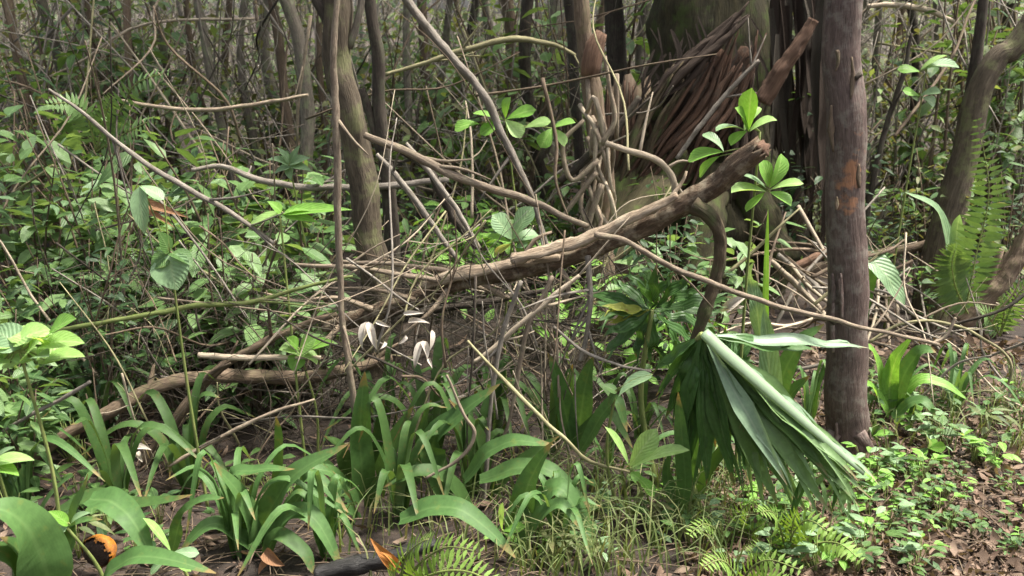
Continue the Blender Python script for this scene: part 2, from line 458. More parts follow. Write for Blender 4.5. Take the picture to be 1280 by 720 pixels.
# ------------------------------------------------------------------ labels found by landmarks in the photograph
LAND = [(1058, 330, 'the purple-brown trunk'), (868, 110, 'the big mossy tree'), (640, 335, 'the fallen log'), (447, 180, 'the crooked mossy trunk'),
        (1190, 250, 'the curved leaning trunk'), (975, 520, 'the drooping palm frond'), (1238, 260, 'the upright fern'), (120, 688, 'the orange fruit'),
        (752, 225, 'the pale vine tangle'), (490, 425, 'the bleached curled leaves'), (210, 485, 'the low mossy log'), (893, 340, 'the hooked branch'),
        (805, 565, 'the three-leaved seedling'), (40, 430, 'the pale green leafy sapling'), (205, 340, 'the pale hanging leaf'), (620, 130, 'the pale slanting liana'),
        (655, 610, 'the kinked strap leaves'), (310, 610, 'the arching strap leaves')]
pending = []   # (object, stem of label, image point)

def where(px, py, avoid=None):
    best = None
    for (x, y, nm) in LAND:
        if nm == avoid:
            continue
        d = math.hypot((px - x) * 0.8, py - y)
        if best is None or d < best[0]:
            best = (d, x, y, nm)
    d, x, y, nm = best
    dx, dy = px - x, py - y
    if abs(dx) > abs(dy) * 1.1:
        rel = 'left of ' if dx < 0 else 'right of '
    else:
        rel = 'above ' if dy < 0 else 'below '
    if d < 50:
        rel = 'close ' + rel
    elif d > 150:
        rel = 'well ' + rel
    return rel + nm

def later(o, stem, pt, cat, group):
    q = proj(pt)
    o['category'] = cat
    if group:
        o['group'] = group
    pending.append((o, stem, q))

def settle_labels():
    by = {}
    for o, stem, q in pending:
        by.setdefault(stem + ' ' + where(*q), []).append((q, o))
    words = ['leftmost', 'second', 'third', 'fourth', 'fifth', 'sixth', 'seventh', 'eighth']
    nums = {2: 'two', 3: 'three', 4: 'four', 5: 'five', 6: 'six', 7: 'seven', 8: 'eight'}
    for lab, lst in by.items():
        lst.sort(key=lambda t: t[0][0])
        n = len(lst)
        for i, (q, o) in enumerate(lst):
            if n == 1:
                o['label'] = lab
            elif n <= 8:
                wd = 'rightmost' if (i == n - 1) else words[i]
                o['label'] = (wd + ' of ' + nums[n] + ': ' if wd in ('leftmost', 'rightmost') else wd + ' from left: ') + lab
            else:
                o['label'] = lab
# ------------------------------------------------------------------ setting: ground
def make_ground():
    xs = [-60, -40, -28, -20, -15] + [-11 + i * 0.25 for i in range(89)] + [15, 20, 28, 40, 60]
    ys = [-14, -8, -4, -2] + [-1 + i * 0.14 for i in range(80)] + [10.5 + i * 0.6 for i in range(24)] + [27, 32, 40, 60, 90]
    v, f = [], []
    for y in ys:
        for x in xs:
            z = terrain(x, y) + 0.012 * noise.noise(Vector((x * 7, y * 7, 0)))
            v.append((x, y, z))
    w = len(xs)
    for j in range(len(ys) - 1):
        for i in range(w - 1):
            f.append((j * w + i, j * w + i + 1, (j + 1) * w + i + 1, (j + 1) * w + i))
    me = bpy.data.meshes.new('ground'); me.from_pydata(v, [], f)
    me.polygons.foreach_set('use_smooth', [True] * len(f))
    m, nt, out = _new('forest_soil')
    tcn = nt.nodes.new('ShaderNodeTexCoord')
    n1 = _noise(nt, tcn.outputs['Object'], 9, 8, 0.7)
    n2 = _noise(nt, tcn.outputs['Object'], 0.9, 4, 0.6)
    vo = nt.nodes.new('ShaderNodeTexVoronoi'); vo.inputs['Scale'].default_value = 26
    nt.links.new(tcn.outputs['Object'], vo.inputs['Vector'])
    r1 = _ramp(nt, [(0.3, (0.008, 0.006, 0.004)), (0.5, (0.019, 0.013, 0.009)), (0.7, (0.042, 0.029, 0.021))])
    nt.links.new(n1.outputs['Fac'], r1.inputs['Fac'])
    rv = _ramp(nt, [(0.0, (0.012, 0.008, 0.006)), (0.4, (0.04, 0.025, 0.018)), (0.8, (0.085, 0.056, 0.04)), (1.0, (0.03, 0.02, 0.014))])
    nt.links.new(vo.outputs['Color'], rv.inputs['Fac'])
    r2 = _ramp(nt, [(0.4, (0, 0, 0)), (0.6, (1, 1, 1))])
    nt.links.new(n2.outputs['Fac'], r2.inputs['Fac'])
    mh = nt.nodes.new('ShaderNodeMath'); mh.operation = 'MULTIPLY_ADD'; mh.inputs[1].default_value = 0.4; mh.inputs[2].default_value = 0.1
    nt.links.new(r2.outputs['Color'], mh.inputs[0])
    col = _mix(nt, mh.outputs[0], r1.outputs['Color'], rv.outputs['Color'])
    b = nt.nodes.new('ShaderNodeBsdfPrincipled'); b.inputs['Roughness'].default_value = 0.9
    nt.links.new(col, b.inputs['Base Color'])
    bp = nt.nodes.new('ShaderNodeBump'); bp.inputs['Strength'].default_value = 0.8; bp.inputs['Distance'].default_value = 0.03
    nt.links.new(n1.outputs['Fac'], bp.inputs['Height']); nt.links.new(bp.outputs[0], b.inputs['Normal'])
    nt.links.new(b.outputs[0], out.inputs['Surface'])
    me.materials.append(m)
    o = bpy.data.objects.new('ground', me); COL.objects.link(o)
    o['kind'] = 'structure'
make_ground()

# ------------------------------------------------------------------ crowns (high above the frame, they shade the floor)
crown_meshes = []
for s in range(4):
    mb = MB()
    for k in range(5):
        a = R.uniform(0, 2 * PI)
        e = Vector((math.cos(a) * R.uniform(1, 2.2), math.sin(a) * R.uniform(1, 2.2), R.uniform(0.3, 1.8)))
        for q in range(26):
            c = e * R.uniform(0.3, 1.1) + Vector((R.gauss(0, .5), R.gauss(0, .5), R.gauss(0, .35)))
            d = Vector((R.uniform(-1, 1), R.uniform(-1, 1), R.uniform(-.5, .4)))
            mb.leaf(c, d, Vector((R.uniform(-.5, .5), R.uniform(-.5, .5), 1)), R.uniform(.18, .34), R.uniform(.10, .18), bend=.5)
    crown_meshes.append(mb)
_cm = {}
SUN_EL, SUN_AZ = math.radians(66), math.radians(90)      # azimuth clockwise from +Y towards +X
SUNDIR = Vector((math.sin(SUN_AZ) * math.cos(SUN_EL), math.cos(SUN_AZ) * math.cos(SUN_EL), math.sin(SUN_EL)))
# chosen sunlit places: unseen crowns are shifted off their sun lines
GAPS = [P(720, 310, 2.84), P(560, 355, 3.05), P(900, 215, 2.6), P(960, 480, 2.4), P(1060, 590, 2.35), P(1230, 640, 2.5), P(1080, 690, 2.3), P(815, 560, 2.45), P(110, 190, 4.0), P(640, 140, 4.2), P(40, 440, 2.0),
        P(330, 260, 4), P(1150, 110, 6), P(1240, 250, 4), P(250, 470, 3.1), P(120, 650, 2.1)]
def add_crown(root, top, scale=1.0):
    cen = root.location + top
    best = None
    for k in range(24):
        off = Vector((R.uniform(-1, 1), R.uniform(-1, 1), R.uniform(-.2, .5))) * (k / 24 * 2.6)
        c = cen + off
        bad = 0
        for g in GAPS:
            w = c - g
            dd = (w - SUNDIR * w.dot(SUNDIR)).length
            bad += max(0, 1.9 * scale - dd)
        if best is None or bad < best[0]:
            best = (bad, off)
    top = top + best[1]
    i = R.randrange(4)
    if i not in _cm:
        o = crown_meshes[i].build('crown', M['canopy'], root); _cm[i] = o.data
    else:
        o = bpy.data.objects.new('crown', _cm[i]); COL.objects.link(o); o.parent = root
    o.location = top; o.scale = (scale,) * 3; o.rotation_euler = (0, 0, R.uniform(0, 6.28))

def pxpts(lst, Y, wmul=1.0):
    """[(px, py, width_px[, Y])] -> [(point, radius)]"""
    out = []
    for t in lst:
        y = t[3] if len(t) > 3 else Y
        p = P(t[0], t[1], y)
        dist = (p - CAM).dot(FW)
        out.append((p, t[2] / 2 / F * dist * wmul))
    return out

def tree(name, label, cat, lst, Y, mat, top=None, crown=1.0, group=None, sides=12, rough=0.10, extra=(), ground=True, wob=0.0):
    """lst from the ground upwards; carried on to a crown far above the frame"""
    pts = pxpts(lst, Y)
    if ground:
        g = ground_at(pts[0][0].x, pts[0][0].y)
        if pts[0][0].z - g.z > 0.03:
            pts.insert(0, (g - Z * 0.05, pts[0][1] * 1.15))
    base = pts[0][0].copy()
    if top:
        d = (pts[-1][0] - pts[-2][0]).normalized()
        d = (d + Z * 0.8).normalized()
        p, r = pts[-1]
        while p.z < top:
            p = p + d * 0.9; r *= 0.93
            d = (d + Z * 0.25).normalized()
            pts.append((p, r))
    root = thing(name, base, label, cat, group)
    mb = MB(base)
    mb.tube(pts, sides=sides, rough=rough, freq=6, n=min(60, max(10, len(pts) * 7)), wob=wob)
    mb.build('trunk', mat, root)
    for (pn, pl, py_, pm, kw) in extra:
        b2 = MB(base); b2.tube(pxpts(pl, py_), **kw); b2.build(pn, pm, root)
    if top and crown:
        add_crown(root, pts[-1][0] - base - Z * 0.4, crown)
    return root

# ---- main trees
t1 = tree('tree', 'smooth purple-brown straight trunk with an orange peeled patch beside the path', 'tree',
          [(1060, 566, 55), (1059, 500, 51), (1058, 400, 49), (1057, 250, 47), (1057, 120, 47), (1056, 0, 46)], 3.05, M['purple'], top=7, crown=1.1, sides=28, rough=0.07, wob=.02,
          extra=[('root_flare', [(1044, 540, 20), (1030, 566, 17), (1018, 582, 9)], 3.02, M['purple'], dict(sides=10, rough=.25)), ('root_flare', [(1072, 540, 22), (1088, 566, 18), (1098, 580, 9)], 3.0, M['purple'], dict(sides=10, rough=.25)),
                 ('branch_scar', [(1044, 402, 10), (1038, 398, 9), (1034, 396, 6)], 2.99, M['dark'], dict(sides=8, rough=.4)), ('branch_scar', [(1068, 98, 9), (1076, 92, 8)], 2.99, M['dark'], dict(sides=8, rough=.4, n=4))])
t3 = tree('tree', 'crooked mossy grey trunk left of centre rising behind the fallen log', 'tree',
          [(474, 470, 40), (470, 385, 35), (462, 300, 34), (449, 215, 33), (432, 110, 34), (420, 0, 36)], 3.6, M['mossgrey'], top=6.5, crown=1.0, sides=18, rough=0.28, wob=.03,
          extra=[('branch', [(436, 60, 10), (446, 30, 9), (452, 0, 8), (458, -60, 7)], 3.6, M['grey'], dict(sides=7, rough=.15)),
                 ('branch', [(428, 60, 20), (408, 20, 18), (385, -20, 15)], 3.6, M['dark'], dict(sides=8, rough=.2))])
t3b = tree('tree', 'thin dark stem leaning beside the crooked mossy trunk', 'tree',
           [(494, 440, 22), (490, 300, 20), (484, 220, 18), (474, 140, 17), (473, 70, 16), (462, 0, 15)], 3.95, M['dark'], top=6, crown=.8, sides=10, rough=0.15,
           extra=[('branch', [(484, 215, 14), (465, 150, 12), (452, 110, 10)], 3.95, M['dark'], dict(sides=7, rough=.15))])
t4 = tree('tree', 'curved leaning trunk at right edge behind the upright fern', 'tree',
          [(1163, 396, 44), (1172, 330, 40), (1190, 255, 36), (1208, 190, 33), (1222, 120, 31), (1247, 72, 28), (1282, 40, 27)], 4.5, M['mossgrey'], top=6.5, crown=1.0, sides=14, rough=0.1)
t4b = tree('tree', 'dark slanting stem tight against the curved leaning trunk', 'tree',
           [(1148, 392, 22), (1164, 310, 20), (1184, 240, 18), (1206, 160, 16), (1222, 60, 14), (1232, -20, 12)], 4.75, M['dark'], top=6, crown=.8, sides=9)

def flakes():
    b0 = t1.location
    for q in range(16):
        y0 = R.uniform(10, 540); x = R.uniform(1038, 1078)
        Yf = 3.05 - .065 * math.sqrt(max(.05, 1 - ((x - 1058) / 26) ** 2)) - .004
        ln = R.uniform(15, 70)
        mb = MB(b0)
        mb.tube(pxpts([(x, y0, R.uniform(2, 5)), (x + R.uniform(-2, 2), y0 + ln * .5, R.uniform(5, 9)), (x + R.uniform(-2, 2), y0 + ln, R.uniform(1, 4))], Yf), sides=7, n=12, rough=.5, freq=30, flat=.35, flatdir=RT)
        mb.build('bark_flake', M['purple'] if q % 3 else M['brown'], t1)
flakes()

def big_tree():
    Y = 5.3
    base = ground_at(P(880, 300, Y).x, Y)
    root = thing('palm_tree', base, 'big old mossy tree wrapped in dead fronds and leaning bark slabs', 'tree')
    mb = MB(base)
    pts = pxpts([(872, 400, 225), (874, 300, 200), (880, 200, 172), (884, 90, 150), (888, 0, 142), (892, -200, 132)], Y)
    pts.append((pts[-1][0] + Z * 4, pts[-1][1] * .85))
    mb.tube(pts, sides=36, n=60, rough=0.16, freq=3.5)
    mb.build('trunk', M['mossy'], root)
    for lst in ([(850, 200, 60, 5.0), (810, 250, 54, 4.8), (770, 300, 44, 4.65), (735, 345, 28, 4.5)], [(890, 220, 56, 4.95), (880, 280, 52, 4.75), (868, 350, 40, 4.6)], [(925, 210, 56, 5.0), (950, 270, 50, 4.9), (985, 330, 34, 4.75)], [(836, 120, 50, 5.0), (800, 190, 56, 4.95), (776, 250, 50, 4.85), (758, 310, 40, 4.75)]):
        b = MB(base); b.tube(pxpts(lst, 5), sides=14, rough=.28, freq=8); b.build('buttress_root', M['mossy'], root)
    for k in range(3):  # its crown plus unseen extra ones, added to shade the hollow
        add_crown(root, pts[-1][0] - base + Vector(((-.3, .7, -.2)[k], (-.6, .2, .7)[k], (0, -.5, .4)[k])), 1.3)
    # broad dead boots and bark slabs leaning on the trunk
    for lst, m, fl in [([(926, 18, 12), (890, 55, 26), (850, 92, 34), (822, 122, 30)], 'fibre', .35),
                       ([(900, 60, 30), (865, 125, 60), (826, 178, 62), (790, 226, 40)], 'slab', .3),
                       ([(936, 60, 20), (905, 130, 52), (872, 180, 60), (850, 232, 50)], 'slab', .35),
                       ([(850, 95, 40), (822, 140, 44), (797, 190, 46), (780, 240, 50)], 'mossbrown', .35),
                       ([(930, 110, 40), (925, 180, 48), (915, 250, 60)], 'fibre', .4)]:
        b = MB(base)
        pp = pxpts(lst, 4.86)
        b.tube([(p + Vector((0, .05, 0)), r * .8) for p, r in pp], sides=12, rough=.3, freq=14, flat=fl, flatdir=RT)
        for q in range(9):
            u = R.uniform(-1, 1); v0 = R.uniform(-.06, .04)
            st = [(p + Vector((u * r * 1.0, -.06 * (1 - u * u) - R.uniform(0, .03), 0)) + Vector((R.gauss(0, .012), 0, R.gauss(0, .012))), R.uniform(.008, .026)) for p, r in pp]
            st[0] = (st[0][0] + (st[0][0] - st[1][0]) * R.uniform(-.45, .35), .004)
            st[-1] = (st[-1][0] + (st[-1][0] - st[-2][0]) * R.uniform(-.3, .2), .004)
            b.tube(st, sides=5, n=16, rough=.3, freq=10, wob=.02)
        b.build('dead_frond_base', M[m], root)
    for i in range(34):       # shaggy dead fronds hanging right of the trunk
        b = MB(base)
        x = R.uniform(962, 1036); y0 = R.uniform(-60, 60); y1 = R.uniform(180, 330)
        Yf = R.uniform(4.7, 5.4)
        pt = [P(x + R.uniform(-12, 12), y0, Yf), P(x + R.uniform(-8, 8), (y0 + y1) / 2, Yf), P(x + R.uniform(-14, 14), y1, Yf)]
        b.strap(pt, R.uniform(.025, .07), Vector((R.uniform(-.6, .6), -1, 0)), n=10, wav=.03, fold=R.uniform(.2, .8))
        b.build('hanging_frond', M['fibre'] if i % 3 else M['dark'], root)
    b = MB(base)
    for i in range(60):
        x = R.uniform(800, 950); y = R.uniform(20, 160)
        p = P(x, y, 4.88)
        b.strap([p, p + Vector((R.uniform(-.1, .1), -.03, -.15)), p + Vector((R.uniform(-.2, .1), -.02, R.uniform(-.2, -.5)))], R.uniform(.006, .02), Vector((0, -1, .2)), n=6)
    b.build('bark_shreds', M['fibre'], root)
big_tree()

# reddish broken stump beside the big tree
def stump():
    base = ground_at(P(775, 250, 5.0).x, 5.0)
    root = thing('tree_stump', base, 'reddish-brown splintered stump left of the big mossy tree', 'stump')
    mb = MB(base)
    mb.tube([(base, .24)] + pxpts([(780, 240, 75), (782, 180, 62), (786, 118, 52)], 5.0), sides=18, rough=.22, freq=5, ragged=.12)
    mb.build('trunk', M['brown'], root)
    b = MB(base)
    for i in range(14):
        x = R.uniform(758, 812)
        p = P(x, R.uniform(100, 140), 4.86)
        b.tube([(P(x + R.uniform(-6, 10), 235, 4.84), .02), (p, .008)], sides=5, rough=.3, flat=.4)
    b.build('splinters', M['red'], root)
stump()

# ---- fallen log with its hooked branch
def fallen_log():
    lst = [(405, 408, 20, 3.35), (470, 390, 24, 3.25), (540, 366, 26, 3.12), (600, 347, 27, 3.0), (660, 333, 28, 2.92), (720, 320, 30, 2.84), (790, 290, 31, 2.76),
           (840, 265, 32, 2.70), (885, 240, 33, 2.64), (925, 206, 33, 2.58), (950, 185, 31, 2.55)]
    pts = [(p, r * (.84 + .1 * math.sin(i * 2.1))) for i, (p, r) in enumerate(pxpts(lst, 3))]
    base = ground_at(pts[5][0].x, pts[5][0].y)
    root = thing('fallen_log', base, 'long weathered fallen log propped diagonally across the middle', 'log')
    mb = MB(base)
    mb.tube(pts, sides=20, n=110, rough=.26, freq=9, ragged=.02, wob=.012)
    mb.build('trunk', M['logdark'], root)
    # peeling pale bark that also paints in the log's lit top
    for lst2 in ([(640, 324, 15, 2.88), (700, 309, 19, 2.81), (760, 287, 18, 2.74), (800, 267, 16, 2.69), (846, 242, 10, 2.64)],
                 [(528, 358, 14, 3.10), (580, 343, 17, 3.0), (640, 328, 13, 2.91), (700, 322, 9, 2.83)]):
        b = MB(base); b.tube(pxpts(lst2, 3), sides=12, rough=.45, freq=14, flat=.6, n=60, wob=.012)
        b.build('lit_peeling_bark', M['log'], root)
    b = MB(base)
    b.tube(pxpts([(866, 258, 26, 2.62), (884, 268, 20, 2.6), (899, 290, 17, 2.6), (902, 320, 16, 2.6), (896, 352, 16, 2.6), (884, 388, 16, 2.6), (868, 428, 11, 2.6)], 2.6), sides=14, n=50, rough=.25, freq=20, wob=.012)
    o = b.build('hooked_branch', M['mossbrown'], root); o['label'] = 'dark hooked branch curving down from the log'
    for lst3 in ([(430, 402, 10, 3.3), (400, 432, 7, 3.25), (360, 446, 4, 3.2)], [(470, 388, 9, 3.24), (420, 372, 6, 3.22), (372, 376, 4, 3.2), (330, 366, 3, 3.2)], [(520, 376, 8, 3.13), (470, 362, 6, 3.1), (410, 360, 3, 3.1)], [(560, 362, 8, 3.04), (536, 392, 6, 3.0), (500, 420, 3, 3.0)], [(650, 330, 7, 2.9), (668, 300, 5, 2.9), (690, 290, 3, 2.9)], [(820, 268, 7, 2.7), (850, 232, 5, 2.72), (858, 214, 3, 2.72)], [(700, 335, 9, 2.85), (712, 356, 7, 2.83), (705, 380, 5, 2.82)], [(740, 305, 8, 2.8), (752, 280, 6, 2.8), (748, 262, 4, 2.8)], [(600, 352, 9, 3.0), (632, 372, 6, 2.97)]):
        b = MB(base); b.tube(pxpts(lst3, 3), sides=6, rough=.2)
        b.build('branch_stub', M['log'], root)
    b = MB(base)
    b.tube(pxpts([(950, 187, 26, 2.553), (957, 179, 14, 2.55)], 2.55), sides=9, rough=.5, freq=60, ragged=.01, n=4)
    b.build('broken_end', M['red'], root)
fallen_log()

# ---- named sticks, branches and vines: (name, category, label, material, depth, points, side twigs)
STK = [
 ('branch', 'branch', 'brown bare branch slanting down from the crooked trunk to the log', 'tan', 3.1, [(456, 166, 10), (510, 190, 12), (560, 214, 12), (610, 233, 12), (665, 252, 11), (735, 283, 8, 2.9)], 2),
 ('liana', 'vine', 'pale grey slanting liana crossing behind the log from the top', 'greystick', 3.9, [(470, -60, 13), (520, 18, 13), (560, 66, 13), (600, 112, 12), (628, 168, 11), (650, 212, 10), (668, 256, 8), (690, 330, 7)], 1),
 ('twig', 'twig', 'long thin tan twig crossing in front of the purple-brown trunk', 'tan', 2.5, [(745, 290, 9), (782, 302, 8), (830, 330, 8), (880, 350, 8), (930, 369, 8), (980, 386, 7), (1040, 400, 7), (1090, 414, 6), (1176, 429, 5)], 0),
 ('twig', 'twig', 'thin olive twig hanging from the tangle toward the three-leaved seedling', 'olive', 2.55, [(585, 428, 4), (620, 466, 5), (660, 504, 6), (700, 540, 6), (735, 572, 5), (786, 588, 3)], 0),
 ('vine', 'vine', 'long green vine running level across the left undergrowth', 'green_stem', 2.9, [(60, 416, 5), (120, 403, 7), (190, 391, 7), (250, 384, 8), (310, 378, 7), (370, 361, 6), (440, 345, 4)], 1),
 ('low_log', 'log', 'low mossy brown log lying across the dark hollow at left', 'brown', 3.15, [(40, 575, 14, 2.9), (90, 540, 16, 2.95), (140, 512, 19, 3.0), (190, 487, 20, 3.05), (245, 473, 20, 3.1), (320, 471, 20, 3.2), (400, 470, 18, 3.3), (490, 446, 14, 3.45)], 3),
 ('branch', 'branch', 'dark forked branch crossing over the low mossy log', 'brown', 3.0, [(178, 580, 18), (205, 545, 18), (240, 498, 16), (275, 458, 13), (320, 430, 11), (370, 408, 10), (420, 392, 8)], 2),
 ('stick', 'stick', 'pale broken stick lying level just above the low mossy log', 'pale', 2.95, [(248, 442, 9), (300, 447, 9), (350, 446, 8), (400, 447, 6)], 0),
 ('stick', 'stick', 'grey curved stick passing left to right behind the crooked mossy trunk', 'greystick', 3.9, [(240, 213, 6), (280, 209, 8), (330, 226, 9), (380, 236, 10), (430, 235, 10), (500, 231, 10), (560, 225, 7)], 1),
 ('stick', 'stick', 'thin level stick high in the upper left undergrowth', 'tan', 4.2, [(150, 128, 4), (200, 135, 6), (260, 137, 6), (320, 131, 6), (385, 120, 4)], 0),
 ('branch', 'branch', 'thin arched branch high above the fallen log behind the slanting liana', 'olive', 4.6, [(482, 93, 5), (530, 78, 6), (590, 59, 8), (640, 49, 9), (690, 55, 7), (720, 70, 4)], 2),
 ('stick', 'stick', 'grey slanting stick through the leaves of the upper left undergrowth', 'greystick', 2.9, [(60, 112, 4), (110, 146, 6), (150, 180, 7), (190, 210, 8), (240, 240, 8), (290, 268, 7), (340, 302, 5)], 3),
 ('vine', 'vine', 'pale brown hanging stem in front of the crooked mossy trunk', 'tan', 2.75, [(428, -90, 8), (420, 20, 9), (416, 90, 10), (419, 150, 11), (423, 240, 11), (425, 310, 10), (429, 390, 9), (438, 460, 9), (451, 545, 10), (468, 605, 11), (488, 664, 9)], 1),
 ('root', 'root', 'pale curved root looping above the fallen log', 'pale', 3.0, [(757, 178, 8), (790, 190, 9), (825, 204, 10), (842, 225, 10), (842, 250, 8), (822, 272, 6)], 1),
 ('log', 'log', 'brown straight log lying behind the purple-brown trunk', 'brown', 4.6, [(990, 344, 16), (1050, 328, 16), (1110, 316, 15), (1162, 304, 13)], 0),
 ('branch', 'branch', 'reddish leaning branch between the big mossy tree and purple-brown trunk', 'red', 4.4, [(952, 126, 26), (975, 92, 24), (1000, 56, 20), (1018, 24, 15)], 1),
 ('stick', 'stick', 'thin diagonal stick across the face of the big mossy tree', 'greystick', 4.6, [(845, 198, 6), (880, 152, 7), (915, 110, 7), (948, 74, 5)], 2),
 ('stick', 'stick', 'thin dark stem leaning between the purple-brown and curved trunks', 'dark', 4.8, [(1070, 330, 8), (1088, 240, 9), (1108, 165, 8), (1128, 95, 7), (1140, 40, 5)], 2),
 ('root', 'root', 'thick brown root sloping from the right edge to the ground', 'brown', 4.0, [(1196, 402, 38), (1230, 370, 36), (1260, 336, 32), (1290, 296, 26)], 0),
 ('log', 'log', 'wet black log on the ground beside the orange dead leaf', 'charred', 2.2, [(395, 716, 22), (440, 706, 26), (490, 694, 24), (545, 678, 15)], 0),
 ('stick', 'stick', 'long straight thin stick slanting up in the dark hollow', 'tan', 2.7, [(210, 582, 5), (250, 562, 6), (300, 535, 6), (350, 512, 5), (395, 497, 3)], 0),
 ('stick', 'stick', 'grey stick rising across the lower left herbs', 'greystick', 2.6, [(5, 542, 5), (40, 520, 6), (80, 496, 6), (112, 474, 5)], 0),
 ('twig', 'twig', 'hooked pale twig hanging below the log over the strap leaves', 'tan', 2.5, [(556, 470, 4), (580, 520, 5), (596, 545, 6), (575, 578, 5), (532, 600, 4)], 0),
 ('twig', 'twig', 'long hanging twig dropping from the log to the kinked strap leaves', 'greystick', 2.65, [(652, 350, 6), (630, 410, 7), (618, 470, 6), (610, 540, 6), (603, 620, 7), (598, 690, 5)], 1),
 ('twig', 'twig', 'second hanging twig curving from the log toward the kinked strap leaves', 'tan', 2.7, [(690, 345, 6), (664, 400, 7), (648, 455, 7), (640, 520, 5), (616, 590, 5), (604, 640, 4)], 1),
 ('twig', 'twig', 'short forked twig hanging under the middle of the log', 'greystick', 2.75, [(735, 322, 9), (738, 370, 8), (734, 420, 7), (726, 452, 6)], 2),
 ('twig', 'twig', 'thin twig sloping from under the log to the fan palm', 'greystick', 2.7, [(690, 405, 4), (730, 438, 5), (772, 456, 4), (815, 466, 3)], 0),
 ('stick', 'stick', 'slanting stick under the log crossing two hanging twigs', 'pale', 2.7, [(590, 450, 6), (640, 415, 8), (690, 374, 8), (725, 345, 6)], 1),
 ('stick', 'stick', 'brown stick lying along the left end of the log', 'tan', 3.1, [(420, 326, 5), (480, 330, 7), (540, 338, 8), (600, 344, 7), (640, 352, 5)], 0),
 ('stick', 'stick', 'second brown stick just under the one along the log', 'tan', 3.05, [(370, 330, 5), (440, 334, 7), (520, 345, 8), (590, 356, 7), (635, 372, 5)], 0),
 ('stick', 'stick', 'dark stick sloping down under the left end of the log', 'dark', 3.2, [(500, 402, 10), (560, 384, 12), (620, 374, 10), (690, 362, 7)], 1),
 ('branch', 'branch', 'dark slanting branch behind the log, right of the crooked trunk', 'dark', 3.7, [(596, 310, 12), (570, 278, 14), (548, 240, 14), (530, 208, 10), (490, 180, 8)], 1),
 ('branch', 'branch', 'grey slanting branch meeting the log beside the crooked trunk', 'greystick', 3.5, [(570, 322, 7), (530, 268, 9), (498, 222, 9), (470, 192, 6)], 1),
 ('branch', 'branch', 'second thin branch touching the log just right of the crooked trunk', 'greystick', 3.4, [(600, 310, 6), (565, 255, 8), (530, 205, 8), (508, 180, 5)], 0),
 ('stick', 'stick', 'dark stick leaning at the foot of the pale vine tangle', 'dark', 4.2, [(700, 228, 10), (735, 196, 14), (770, 160, 12), (800, 120, 8)], 1),
 ('stick', 'stick', 'pale stick lying in the dead debris left of the purple-brown trunk', 'pale', 3.9, [(960, 322, 8), (990, 350, 9), (1020, 380, 8), (1040, 402, 6)], 0),
 ('stick', 'stick', 'grey split stick in the dead debris left of the purple-brown trunk', 'greystick', 4.0, [(975, 318, 11), (1005, 345, 13), (1030, 372, 11)], 0),
 ('stick', 'stick', 'reddish stick resting against the debris pile behind the purple-brown trunk', 'red', 4.1, [(992, 336, 12), (1020, 322, 14), (1045, 310, 10)], 0),
 ('twig', 'twig', 'curling thin vine loop on the dark ground at lower right', 'olive', 3.4, [(1088, 428, 4), (1130, 404, 4), (1180, 402, 4), (1225, 420, 4), (1262, 450, 4), (1256, 486, 4), (1215, 490, 3)], 0),
 ('stick', 'stick', 'dead bent twig at the tip of the long tan twig', 'tan', 2.52, [(1168, 428, 5), (1182, 420, 5), (1194, 398, 4)], 0),
 ('liana', 'vine', 'thin dark liana slanting beside the top of the curved leaning trunk', 'olive', 5.2, [(1180, 320, 6), (1205, 200, 8), (1222, 90, 8), (1235, -20, 6)], 0),
 ('vine', 'vine', 'pale arched vine high behind the right trunks', 'pale', 6.0, [(1085, 8, 6), (1120, 6, 8), (1160, 12, 8), (1195, 28, 6)], 0),
 ('root', 'root', 'brown forked root under the left end of the low mossy log', 'brown', 2.9, [(150, 600, 10), (130, 575, 10), (118, 545, 8), (132, 515, 6)], 1),
]
def side_twigs(mb, c, k, rmax):
    for _ in range(k):
        i = R.randrange(len(c) // 5, len(c) - 1)
        p, r = c[i]
        d = (c[i + 1][0] - p).normalized()
        d = (d + Vector((R.uniform(-1, 1), R.uniform(-.5, .5), R.uniform(-.6, 1)))).normalized()
        ln = R.uniform(.08, .28)
        mb.tube([(p, r * .6), (p + d * ln * .5 + Vector((0, 0, R.uniform(-.02, .02))), r * .42), (p + d * ln, r * .2)], sides=5, n=6, rough=.1)

for (nm, cat, lab, m, Y, lst, k) in STK:
    pts = pxpts(lst, Y)
    mb = MB(pts[0][0])
    sides = 14 if max(t[2] for t in lst) > 18 else 8
    pts = [(p, r * .88) for p, r in pts]
    c = mb.tube(pts, sides=sides, n=max(20, len(lst) * 9), rough=.22, freq=20, wob=.012)
    side_twigs(mb, c, k + R.choice((0, 1, 2)), .01)
    tag(mb.build(nm, M[m]), lab, cat)

